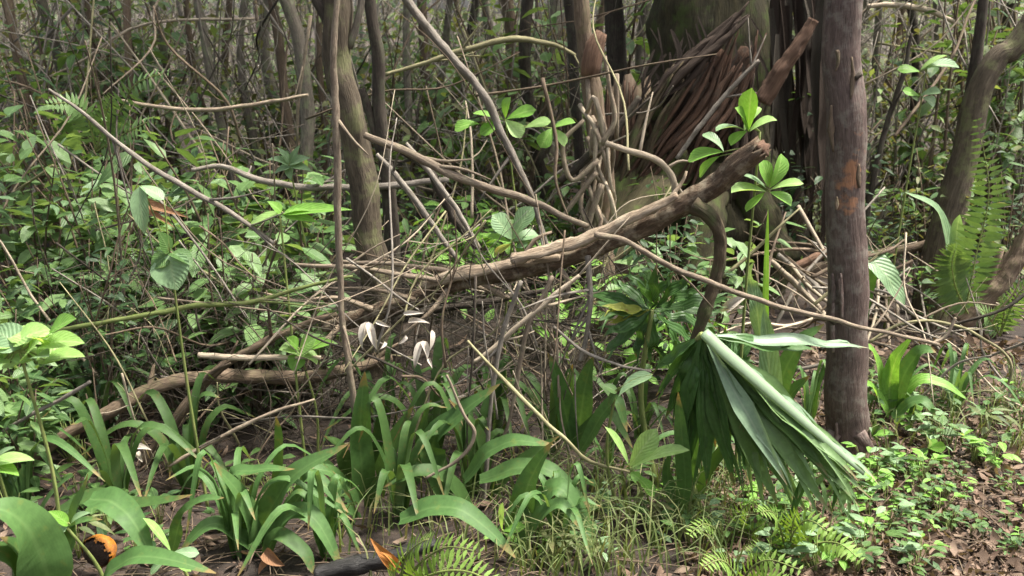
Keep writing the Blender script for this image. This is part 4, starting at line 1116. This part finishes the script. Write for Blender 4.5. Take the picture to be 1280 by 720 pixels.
def dead_leaf_cluster(label, tips, Y, mat='dry_white'):
    base = P(tips[0][0][0], tips[0][0][1], Y)
    root = thing('dead_leaf', base, label, 'dead leaf')
    for a, b_, w in tips:
        mb = MB(base)
        p0, p1 = P(a[0], a[1], Y), P(b_[0], b_[1], Y - .03)
        d = p1 - p0
        view = (CAM - p0).normalized()
        mb.leaf(p0, d + view * d.length * .3, view + Z * .3 + Vector((R.uniform(-.6, .6), 0, 0)), d.length * 1.1, .85 * w / F * Y, bend=.9, fold=R.uniform(.5, 1.2), k=7, shape='lance', twist=R.uniform(-.6, .6))
        mb.build('leaflet', M[mat], root)
dead_leaf_cluster('bleached curled dead leaf left of the pair, under the log', [((458, 402), (444, 434), 13), ((460, 402), (472, 436), 13), ((460, 403), (458, 420), 9), ((470, 402), (484, 406), 7), ((482, 428), (478, 434), 6)], 2.56)
dead_leaf_cluster('bleached curled dead leaf right of the pair, under the log', [((528, 426), (512, 458), 12), ((528, 426), (538, 446), 12), ((540, 412), (543, 438), 9), ((510, 402), (532, 398), 9), ((504, 392), (524, 388), 8), ((508, 420), (500, 430), 7), ((536, 448), (538, 458), 6)], 2.56)
dead_leaf_cluster('orange dead leaf standing on the black log', [((498, 712), (470, 680), 22), ((496, 712), (492, 690), 14)], 2.12, 'dry_orange')
dead_leaf_cluster('pinkish dead leaf on the ground beside the arching strap leaves', [((330, 690), (352, 706), 22), ((340, 700), (320, 712), 16)], 2.2, 'dry_brown')
dead_leaf_cluster('pale curled leaf caught below the low mossy log', [((165, 560), (182, 556), 13), ((170, 566), (178, 572), 10)], 2.75)
dead_leaf_cluster('reddish dead palm leaf lying across the upper left undergrowth', [((165, 250), (228, 262), 14), ((170, 258), (215, 270), 10)], 3.1, 'dry_brown')
dead_leaf_cluster('pinkish peeled bark strip hooked by the hooked branch', [((905, 388), (932, 368), 16), ((908, 390), (925, 380), 12)], 2.8, 'dry_white')
dead_leaf_cluster('small white dead leaf on the ground below the drooping frond', [((998, 690), (1020, 698), 18), ((1000, 700), (1015, 704), 14)], 2.3, 'dry_white')

# ------------------------------------------------------------------ random sticks of the tangle
kinds = [('greystick', 'grey'), ('tan', 'tan'), ('pale', 'pale'), ('brown', 'brown'), ('dark', 'dark'), ('greystick', 'grey'), ('brown', 'brown'), ('olive', 'olive')]
def tilt_word(p, q):
    a, b = proj(p), proj(q)
    if a[1] < b[1]:
        a, b = b, a
    dx, dy = b[0] - a[0], a[1] - b[1]
    ang = math.degrees(math.atan2(dy, abs(dx) + 1e-6))
    if ang < 14: return 'level'
    if ang > 70: return 'upright'
    return 'left-leaning' if dx < 0 else 'right-leaning'
def random_sticks(n, box, Yr, lr, rr, zr=(0, .0), elev=(8, 70)):
    k = 0; tries = 0
    while k < n and tries < n * 30:
        tries += 1
        px, py = R.uniform(box[0], box[2]), R.uniform(box[1], box[3]); Y = R.uniform(*Yr)
        c = P(px, py, Y)
        g = terrain(c.x, c.y)
        if c.z < g + .02:
            continue
        el = math.radians(R.uniform(*elev)) * R.choice((1, 1, -1)); az = R.uniform(0, 2 * PI)
        L = R.uniform(*lr)
        d = Vector((math.cos(az) * math.cos(el), math.sin(az) * math.cos(el) * .6, math.sin(el))).normalized()
        p, q = c - d * L * .5, c + d * L * .5
        for e in (p, q):
            zz = terrain(e.x, e.y)
            if e.z < zz: e.z = zz
        m, word = R.choice(kinds)
        r = R.uniform(*rr)
        mb = MB(p)
        s1, s2 = (Vector((R.gauss(0, 1), R.gauss(0, 1), R.gauss(0, 1))) * L * .04 for _ in range(2))
        cc = mb.tube([(p, r), (p.lerp(q, .35) + s1, r * .9), (p.lerp(q, .7) + s2, r * .75), (q, r * .4)], sides=6, n=14, rough=.15, freq=20)
        side_twigs(mb, cc, R.choice((0, 0, 1, 2, 3)), r)
        o = mb.build('stick', M[m])
        later(o, 'thin' if r < .005 else 'thick', c, 'stick', 'dead sticks in the tangle')
        pending[-1] = (o, ('thin ' if r < .0055 else 'thicker ') + word + ' ' + tilt_word(p, q) + ' stick', proj(c))
        k += 1
random_sticks(66, (130, 290, 480, 600), (2.75, 3.9), (.3, 1.2), (.0018, .0058))
random_sticks(60, (470, 290, 780, 520), (2.75, 3.8), (.3, 1.0), (.0015, .005))
random_sticks(20, (560, 350, 740, 560), (2.6, 3.0), (.3, .7), (.002, .005), elev=(50, 88))
random_sticks(42, (930, 290, 1130, 480), (3.5, 4.6), (.3, .9), (.003, .010), elev=(3, 45))
random_sticks(30, (0, 200, 400, 420), (3.0, 4.6), (.5, 1.4), (.002, .006))
random_sticks(40, (0, 0, 480, 220), (4.4, 7.5), (.7, 2.2), (.004, .011))
random_sticks(34, (480, 30, 780, 280), (3.8, 6.5), (.5, 1.7), (.003, .010))
random_sticks(22, (1080, 0, 1280, 250), (4.8, 8), (.6, 2.0), (.004, .011))
random_sticks(24, (1090, 350, 1280, 500), (3.3, 4.6), (.3, .9), (.003, .008), elev=(3, 50))

# ------------------------------------------------------------------ shrubs and herbs (prototypes, then copies)
def shrub_proto(seed, h, stems, leaves, L, W, leafm, shape='ovate', spread=.35, stemm='brown'):
    rr = random.Random(seed)
    root = bpy.data.objects.new('shrub', None); COL.objects.link(root)
    sb, lb = MB(), MB()
    for s in range(stems):
        a = rr.uniform(0, 2 * PI)
        top = Vector((math.cos(a) * spread * rr.uniform(.3, 1.3), math.sin(a) * spread * rr.uniform(.3, 1.3), h * rr.uniform(.6, 1.05)))
        mid = top * .5 + Vector((rr.uniform(-.08, .08), rr.uniform(-.08, .08), .05))
        c = sb.tube([(Vector((rr.uniform(-.05, .05), rr.uniform(-.05, .05), -.03)), .006 + h * .003), (mid, .005), (top, .0025)], sides=5, n=10, rough=.1)
        for k in range(leaves // stems):
            t = 1 - rr.random() ** 1.6 * .85
            i = min(9, int(t * 9)); p = c[i][0]
            az = rr.uniform(0, 2 * PI)
            out = Vector((math.cos(az), math.sin(az), rr.uniform(-.2, .5)))
            p = p + out * rr.uniform(.0, .16) * (h ** .5)
            lb.leaf(p, out + Vector((0, 0, rr.uniform(-.5, .2))), Vector((rr.uniform(-.5, .5), rr.uniform(-.5, .5), 1)), L * rr.uniform(.6, 1.25), W * rr.uniform(.7, 1.2), bend=rr.uniform(.1, .8), k=4, shape=shape, fold=rr.uniform(.05, .35))
    sb.build('stem', M[stemm], root); lb.build('foliage', M[leafm], root)
    return root

protos = [
 (shrub_proto(1, .9, 6, 120, .10, .042, 'leaf_mid'), 'mid-green leafy shrub'),
 (shrub_proto(2, 1.2, 7, 150, .085, .036, 'leaf_mid'), 'tall small-leaved green shrub'),
 (shrub_proto(3, .8, 5, 80, .14, .05, 'leaf_pale', 'lance'), 'pale waxy-leaved shrub'),
 (shrub_proto(4, 1.1, 6, 150, .08, .032, 'leaf_dark'), 'dark-leaved shrub'),
 (shrub_proto(5, 1.0, 8, 130, .075, .035, 'leaf_olive'), 'sparse olive-brown shrub'),
 (shrub_proto(6, .6, 5, 70, .13, .06, 'leaf_fresh', 'obovate'), 'fresh light-green shrub'),
 (shrub_proto(7, 1.4, 9, 110, .06, .026, 'leaf_olive', spread=.5, stemm='greystick'), 'twiggy sparse grey shrub'),
 (shrub_proto(9, 1.0, 6, 75, .15, .07, 'leaf_sheen'), 'broad-leaved shrub with shiny leaves'),
 (shrub_proto(10, 1.25, 6, 85, .12, .055, 'leaf_sheen', 'obovate'), 'tall broad-leaved light-green shrub'),
 (shrub_proto(8, .9, 4, 60, .17, .045, 'leaf_mid', 'lance'), 'long-leaved green shrub'),
]
_first = set()
def place_shrub(k, px, Y, s=1.0, zoff=None):
    pr, lab = protos[k]
    x = P(px, 200, Y).x
    g = ground_at(x, Y)
    if k in _first:
        o = dup(pr, g, R.uniform(0, 6.28), s, (R.uniform(-.15, .15), R.uniform(-.15, .15)))
    else:
        _first.add(k); o = pr; o.location = g; o.scale = (s,) * 3; o.rotation_euler = (0, 0, R.uniform(0, 6.28))
    later(o, ('big ' if s > 1.5 else '') + lab, g + Z * .55 * s, 'shrub', 'shrubs of the forest undergrowth')
def scatter(n, pxr, Yr, ks, sr=(.7, 1.25)):
    for _ in range(n):
        Y = Yr[0] + (Yr[1] - Yr[0]) * R.random() ** .8
        place_shrub(R.choice(ks), R.uniform(*pxr), Y, R.uniform(*sr))
# leafy left side
scatter(4, (-70, 0), (2.6, 2.9), [7, 9, 0, 7], (.55, .7))
scatter(8, (-20, 180), (3.65, 4.1), [7, 8, 0, 9, 2, 7], (.75, 1.05))
scatter(9, (-20, 190), (3.2, 3.75), [7, 0, 3, 8, 3], (.5, .78))
scatter(5, (200, 400), (3.5, 4.1), [3, 0, 7], (.45, .7))
scatter(11, (-20, 400), (3.7, 5.2), [7, 8, 0, 2, 1, 9, 7], (.8, 1.3))
scatter(7, (170, 330), (3.5, 4.2), [7, 8, 0, 4], (.7, .95))
scatter(25, (-30, 490), (5.3, 9), [0, 1, 4, 6, 8, 7, 1, 6], (1.1, 2.1))
# middle
scatter(12, (500, 770), (4.0, 5.6), [7, 5, 8, 5, 0], (.6, 1.0))
scatter(20, (480, 800), (6, 10), [4, 6, 1, 8, 6, 0], (1.1, 2.1))
scatter(7, (750, 940), (3.2, 4.4), [7, 3, 5, 0], (.55, .85))
# just beyond the two sides of the frame
scatter(14, (-520, -80), (2.9, 6.5), [0, 1, 7, 8, 4], (.7, 1.3))
scatter(12, (1330, 1800), (4.4, 7.5), [0, 1, 7, 4, 6], (.7, 1.4))
# right
scatter(9, (1080, 1290), (4.2, 5.6), [3, 7, 9, 4, 0], (.5, .85))
scatter(21, (1070, 1310), (5.6, 10), [4, 6, 0, 6, 8, 1], (1.1, 2.0))
scatter(7, (950, 1090), (5.0, 8), [4, 6, 3])

for (px, Y, s_) in ((1250, 4.9, .9), (1285, 4.4, .8), (1120, 5.0, .6)):
    place_shrub(3, px, Y, s_)
# small herbs of the floor, each a plant
def herb_proto(seed, n, L, W, leafm, shape='ovate', h=.08):
    rr = random.Random(seed)
    root = bpy.data.objects.new('ground_herb', None); COL.objects.link(root)
    sb, lb = MB(), MB()
    for k in range(n):
        az = rr.uniform(0, 6.28); p = Vector((math.cos(az) * rr.uniform(.0, .05), math.sin(az) * rr.uniform(.0, .05), h * rr.uniform(.4, 1.2)))
        sb.tube([(Vector((0, 0, -.01)), .0018), (p, .0012)], sides=4, n=4, rough=0)
        lb.leaf(p, Vector((math.cos(az), math.sin(az), rr.uniform(-.1, .5))), Vector((rr.uniform(-.3, .3), rr.uniform(-.3, .3), 1)), L * rr.uniform(.6, 1.2), W * rr.uniform(.7, 1.2), bend=rr.uniform(.2, .8), k=4, shape=shape, fold=.2)
    sb.build('stem', M['green_stem'], root); lb.build('foliage', M[leafm], root)
    return root
herbs = [(herb_proto(21, 7, .055, .03, 'leaf_fresh'), 'tiny bright herb'), (herb_proto(22, 9, .05, .022, 'leaf_mid'), 'tiny green herb'),
         (herb_proto(23, 6, .07, .035, 'leaf_mid', 'obovate', .12), 'small broad-leaved herb'), (herb_proto(24, 8, .09, .02, 'leaf_olive', 'lance', .10), 'small narrow olive herb'),
         (herb_proto(25, 7, .06, .03, 'leaf_pale', 'ovate', .11), 'small pale herb')]
_fh = set()
def herb(px, py, s=1.0, ks=(0, 1, 2, 3, 4)):
    k = R.choice(ks); pr, lab = herbs[k]
    g = G(px, py)
    if g.y > 9: return
    if k in _fh:
        o = dup(pr, g, R.uniform(0, 6.28), s)
    else:
        _fh.add(k); o = pr; o.location = g; o.scale = (s,) * 3
    later(o, lab, g, 'plant', 'small herbs on the forest floor')
for _ in range(95): herb(R.uniform(900, 1180), R.uniform(580, 725), R.uniform(.5, 1.05), (0, 0, 1, 2, 4, 1))
for _ in range(34): herb(R.uniform(1080, 1280), R.uniform(500, 590), R.uniform(.7, 1.3))
for _ in range(44): herb(R.uniform(1120, 1280), R.uniform(590, 720), R.uniform(.4, .7), (0, 1, 1))
for _ in range(30): herb(R.uniform(680, 900), R.uniform(600, 722), R.uniform(.6, 1.1))
for _ in range(26): herb(R.uniform(0, 480), R.uniform(580, 720), R.uniform(.7, 1.3), (1, 2, 3, 1))
for _ in range(18): herb(R.uniform(0, 130), R.uniform(470, 600), R.uniform(1.1, 1.8), (1, 2, 4))

# ------------------------------------------------------------------ slim background trunks, each a tree
def slim(px, w, Y, m, word, lean=0):
    pts = pxpts([(px, 60, w)], Y)
    p, r = pts[0]
    base = ground_at(p.x + R.uniform(-.25, .25) - lean, Y)
    root = thing('tree', base, '', 'tree', 'slim trunks in the background')
    top = R.uniform(6, 9)
    pl = [(base - Z * .05, r * 1.3), (base.lerp(p, .5) + Vector((R.uniform(-.08, .08), 0, 0)), r * 1.08), (p, r), (p + Vector((R.uniform(-.2, .2) + lean * .5, R.uniform(-.1, .1), 1.5)), r * .9), (Vector((p.x + R.uniform(-.5, .5) + lean, Y + R.uniform(-.4, .4), top)), r * .6)]
    mb = MB(base); mb.tube(pl, sides=8, n=22, rough=.16, freq=5)
    mb.build('trunk', M[m], root)
    add_crown(root, pl[-1][0] - base - Z * .3, R.uniform(.7, 1.2))
    later(root, word + ' trunk', p, 'tree', 'slim trunks in the background')
for (px, w, Y, m, word) in [(376, 17, 5.2, 'grey', 'grey slim'), (350, 12, 6.4, 'brown', 'brown slim'), (300, 10, 7, 'grey', 'grey thin'), (258, 11, 6.5, 'grey', 'grey slim'), (238, 8, 7.5, 'brown', 'brown thin'),
        (398, 9, 6.8, 'brown', 'brown thin'), (330, 14, 8.2, 'grey', 'grey slim'), (282, 9, 8.5, 'brown', 'brown thin'), (205, 9, 7.2, 'grey', 'grey thin'), (160, 10, 6.6, 'brown', 'brown slim'), (118, 9, 7.6, 'brown', 'brown thin'), (70, 13, 7, 'grey', 'grey slim'), (20, 12, 6.2, 'brown', 'brown slim'),
        (508, 9, 7, 'grey', 'grey thin'), (530, 12, 8, 'brown', 'brown slim'), (556, 9, 7.4, 'grey', 'grey thin'), (585, 10, 9, 'dark', 'dark thin'), (655, 15, 6.4, 'dark', 'dark slim'), (618, 9, 9, 'grey', 'grey thin'), (640, 16, 7.6, 'brown', 'brown slim'), (690, 18, 8, 'grey', 'grey slim'),
        (716, 13, 5.8, 'dark', 'dark slim'), (770, 24, 5.6, 'dark', 'dark stout'), (745, 10, 7.5, 'brown', 'brown thin'), (800, 12, 8, 'grey', 'grey slim'), (972, 18, 6.0, 'dark', 'dark slim'), (1010, 26, 5.7, 'dark', 'dark stout'), (1030, 14, 6.5, 'brown', 'brown slim'),
        (1095, 9, 7.5, 'grey', 'grey thin'), (1118, 12, 8.4, 'brown', 'brown slim'), (1145, 10, 7.2, 'dark', 'dark thin'), (1172, 13, 9, 'grey', 'grey slim'), (1200, 10, 7.8, 'brown', 'brown thin'), (1248, 14, 7, 'dark', 'dark slim'), (1268, 10, 8.2, 'grey', 'grey thin'), (1228, 9, 9.2, 'brown', 'brown thin')]:
    slim(px, w, Y, m, word)
for _ in range(22):
    m, word = R.choice([('grey', 'grey far'), ('brown', 'brown far'), ('mossgrey', 'mossy far'), ('greystick', 'pale far')])
    slim(R.uniform(-20, 1300), R.uniform(5, 11), R.uniform(8.5, 15), m, word, R.uniform(-.5, .5))

# ------------------------------------------------------------------ stuff: litter, grass, far twigs and forest
mb = MB()
n = 0
while n < 36000:
    u = R.random()
    if u < .78:
        px, py = R.uniform(-60, 1340), R.uniform(430, 760)
        if R.random() < .3: px, py = R.choice((R.uniform(-1100, -60), R.uniform(1340, 2400))), R.uniform(330, 760)
        if -60 < px < 860 and R.random() < .93: continue
        g = G(px, py) if False else None
        d = ray(px, py); t = -1.5 / d.z; x, y = d.x * t, d.y * t
    else:
        y = R.uniform(4, 13); x = R.uniform(-1.2, 1.2) * y
        if (y < 5 and x < .6) or R.random() < .5: continue
    g = ground_at(x, y)
    az = R.uniform(0, 6.28)
    L = (.012 + .05 * R.random() ** 2.2) * (1 if y < 4 else 1.7)
    mb.leaf(g + Z * R.uniform(.004, .03), Vector((math.cos(az), math.sin(az), R.uniform(-.25, .45))), Vector((R.gauss(0, .45), R.gauss(0, .45), 1)), L, L * R.uniform(.2, .6), bend=R.uniform(-1.4, 1.8), k=3, fold=R.uniform(-.3, .5))
    n += 1
o = mb.build('leaf_litter', M['litter']); o['kind'] = 'stuff'; tag(o, 'brown and reddish fallen leaves covering the forest floor and path', 'leaf litter')
mb = MB()
for _ in range(900):
    px, py = R.uniform(-20, 1300), R.uniform(470, 740)
    d = ray(px, py); t = -1.5 / d.z; g = ground_at(d.x * t, d.y * t) + Z * R.uniform(.006, .03)
    az = R.uniform(0, 6.28); L = R.uniform(.06, .28)
    dd = Vector((math.cos(az), math.sin(az), R.uniform(-.05, .18)))
    mb.tube([(g, R.uniform(.001, .003)), (g + dd * L * .5 + Z * R.uniform(0, .015), .0018), (g + dd * L, .001)], sides=4, n=5, rough=.1)
o = mb.build('twig_debris', M['brown']); o['kind'] = 'stuff'; tag(o, 'fine broken twigs scattered over the leaf litter', 'twig debris')
mb = MB()
for _ in range(1700):
    p = P(R.uniform(60, 800), R.uniform(330, 590), R.uniform(2.9, 4.2))
    gz = terrain(p.x, p.y)
    if p.z < gz + .01: p.z = gz + R.uniform(.01, .12)
    el = R.gauss(0, .6); az = R.uniform(0, 6.28); L = R.uniform(.12, .6)
    d = Vector((math.cos(az) * math.cos(el), math.sin(az) * math.cos(el), math.sin(el)))
    r = R.uniform(.0007, .0022)
    s1 = Vector((R.gauss(0, .03), R.gauss(0, .03), R.gauss(0, .03)))
    mb.tube([(p - d * L * .5, r), (p + s1, r * .8), (p + d * L * .5, r * .5)], sides=4, n=6, rough=.2)
o = mb.build('fine_twigs', M['dark']); o['kind'] = 'stuff'; tag(o, 'hair-thin dry twigs matted under and behind the fallen log', 'twigs')
mb = MB()
def blades(n, box, lr, w=.004):
    for _ in range(n):
        px, py = R.uniform(box[0], box[2]), R.uniform(box[1], box[3])
        d = ray(px, py); t = -1.5 / d.z; g = ground_at(d.x * t, d.y * t)
        az = R.uniform(0, 6.28); L = R.uniform(*lr)
        h = Vector((math.cos(az), math.sin(az), 0))
        mb.strap([g, g + h * L * .2 + Z * L * .6, g + h * L * R.uniform(.5, .9) + Z * L * R.uniform(.4, .85)], w * R.uniform(.6, 1.4), Vector((R.uniform(-.4, .4), -.6, .6)), n=6, prof='taper')
blades(420, (640, 590, 920, 740), (.10, .28), .006)
blades(160, (860, 600, 1060, 720), (.05, .16), .004)
blades(160, (420, 560, 700, 740), (.1, .25), .006)
blades(160, (1080, 480, 1290, 580), (.08, .25), .007)
o = mb.build('grass', M['grass']); o['kind'] = 'stuff'; tag(o, 'thin grass blades rising from the leaf litter', 'grass')

mb = MB()
for _ in range(4300):
    y = 5.5 + 13 * R.random() ** .9; x = R.uniform(-.95, .95) * y
    g = ground_at(x, y)
    if abs(x - P(875, 200, 5.3).x) < .5 and y < 6.5: continue
    el = R.uniform(.1, 1.5); az = R.uniform(0, 6.28); L = R.uniform(.6, 2.2)
    d = Vector((math.cos(az) * math.cos(el), math.sin(az) * math.cos(el), math.sin(el)))
    r = R.uniform(.002, .007)
    p = g + Z * R.random() ** 1.3 * 1.5
    s1 = Vector((R.gauss(0, .06), R.gauss(0, .06), R.gauss(0, .06)))
    mb.tube([(p, r), (p + d * L * .5 + s1, r * .8), (p + d * L, r * .4)], sides=4, n=6, rough=.1)
o = mb.build('far_twigs', M['greystick']); o['kind'] = 'stuff'; tag(o, 'grey-brown dead twigs tangled through the distant undergrowth', 'twigs')
for (cnt, mname, oname, olab) in ((17000, 'leaf_olive', 'far_undergrowth', 'sparse olive leaves of the distant undergrowth'), (8000, 'leaf_fargreen', 'far_green_undergrowth', 'light green leaves dotted through the distant undergrowth')):
  mb = MB()
  clumps = [(R.uniform(-.95, .95), 5.6 + 14 * R.random() ** 1.3, R.uniform(.2, .6), R.uniform(.3, 2.4)) for _ in range(185)]
  for _ in range(cnt):
    ca, y, cr, ch = R.choice(clumps)
    x = ca * y + R.gauss(0, cr); y = max(5.2, y + R.gauss(0, cr))
    if abs(x - 1.18) < .75 and y < 6.4: continue
    g = ground_at(x, y)
    az = R.uniform(0, 6.28)
    p = g + Z * (R.random() ** 1.2 * ch + .03)
    L = R.uniform(.05, .13)
    mb.leaf(p, Vector((math.cos(az), math.sin(az), R.uniform(-.6, .3))), Vector((R.gauss(0, .5), R.gauss(0, .5), 1)), L, L * .42, bend=.5, k=2)
  o = mb.build(oname, M[mname]); o['kind'] = 'stuff'; tag(o, olab, 'undergrowth')
mb = MB()
for _ in range(90):
    a = R.uniform(-.75, .75); y = R.uniform(16, 26); x = y * a
    g = ground_at(x, y); r = R.uniform(.03, .12)
    mb.tube([(g, r), (g + Vector((R.uniform(-.3, .3), 0, 2)), r * .9), (g + Vector((R.uniform(-.8, .8), 0, R.uniform(5, 8))), r * .6)], sides=5, n=8, rough=.1)
o = mb.build('far_forest_trunks', M['grey']); o['kind'] = 'stuff'; tag(o, 'mass of grey trunks at the back of the forest', 'far trunks')
mb = MB()
for _ in range(20000):
    y = R.uniform(16, 32); x = y * R.uniform(-.85, .85)
    g = ground_at(x, y)
    az = R.uniform(0, 6.28); L = R.uniform(.2, .45)
    p = g + Z * R.uniform(.0, 8.5)
    mb.leaf(p, Vector((math.cos(az), math.sin(az), R.uniform(-.6, .3))), Vector((R.gauss(0, .6), R.gauss(0, .6) - .4, 1)), L, L * .5, bend=.5, k=2)
o = mb.build('far_forest', M['canopy']); o['kind'] = 'stuff'; tag(o, 'hazy mass of leaves closing the forest behind the trunks', 'far forest')

settle_labels()

# ------------------------------------------------------------------ light, sky, camera
w = bpy.data.worlds.new('World'); sc.world = w; w.use_nodes = True
nt = w.node_tree; nt.nodes.clear()
sky = nt.nodes.new('ShaderNodeTexSky'); sky.sky_type = 'NISHITA'; sky.sun_disc = False
sky.sun_elevation = SUN_EL; sky.sun_rotation = SUN_AZ
bg = nt.nodes.new('ShaderNodeBackground'); bg.inputs['Strength'].default_value = 0.085
sky.dust_density = 6; sky.air_density = .8; sky.ozone_density = .3
wo = nt.nodes.new('ShaderNodeOutputWorld')
hz = nt.nodes.new('ShaderNodeHueSaturation'); hz.inputs['Saturation'].default_value = .45
nt.links.new(sky.outputs[0], hz.inputs['Color']); nt.links.new(hz.outputs[0], bg.inputs['Color']); nt.links.new(bg.outputs[0], wo.inputs['Surface'])
sd = bpy.data.lights.new('sun', 'SUN'); sd.energy = 3.0; sd.angle = math.radians(8); sd.color = (1, .94, .84)
so = bpy.data.objects.new('sun', sd); COL.objects.link(so)
dv = Vector((math.sin(SUN_AZ) * math.cos(SUN_EL), math.cos(SUN_AZ) * math.cos(SUN_EL), math.sin(SUN_EL)))
so.rotation_euler = dv.to_track_quat('Z', 'Y').to_euler()

cd = bpy.data.cameras.new('camera'); cam = bpy.data.objects.new('camera', cd); COL.objects.link(cam)
cd.sensor_width = 36; cd.lens = 36 * F / 1280; cd.clip_start = .05; cd.clip_end = 300
cam.location = CAM; cam.rotation_euler = (PI / 2 - PITCH, 0, 0)
cd.dof.use_dof = True; cd.dof.focus_distance = 2.8; cd.dof.aperture_fstop = 5.0
sc.camera = cam
sc.view_settings.view_transform = 'Standard'; sc.view_settings.look = 'None'
sc.view_settings.exposure = 2.05; sc.view_settings.gamma = 1
sc.render.filter_size = 1.9
sc.cycles.max_bounces = 8; sc.cycles.diffuse_bounces = 4; sc.cycles.transmission_bounces = 4; sc.cycles.glossy_bounces = 3
sc.cycles.sample_clamp_indirect = 6
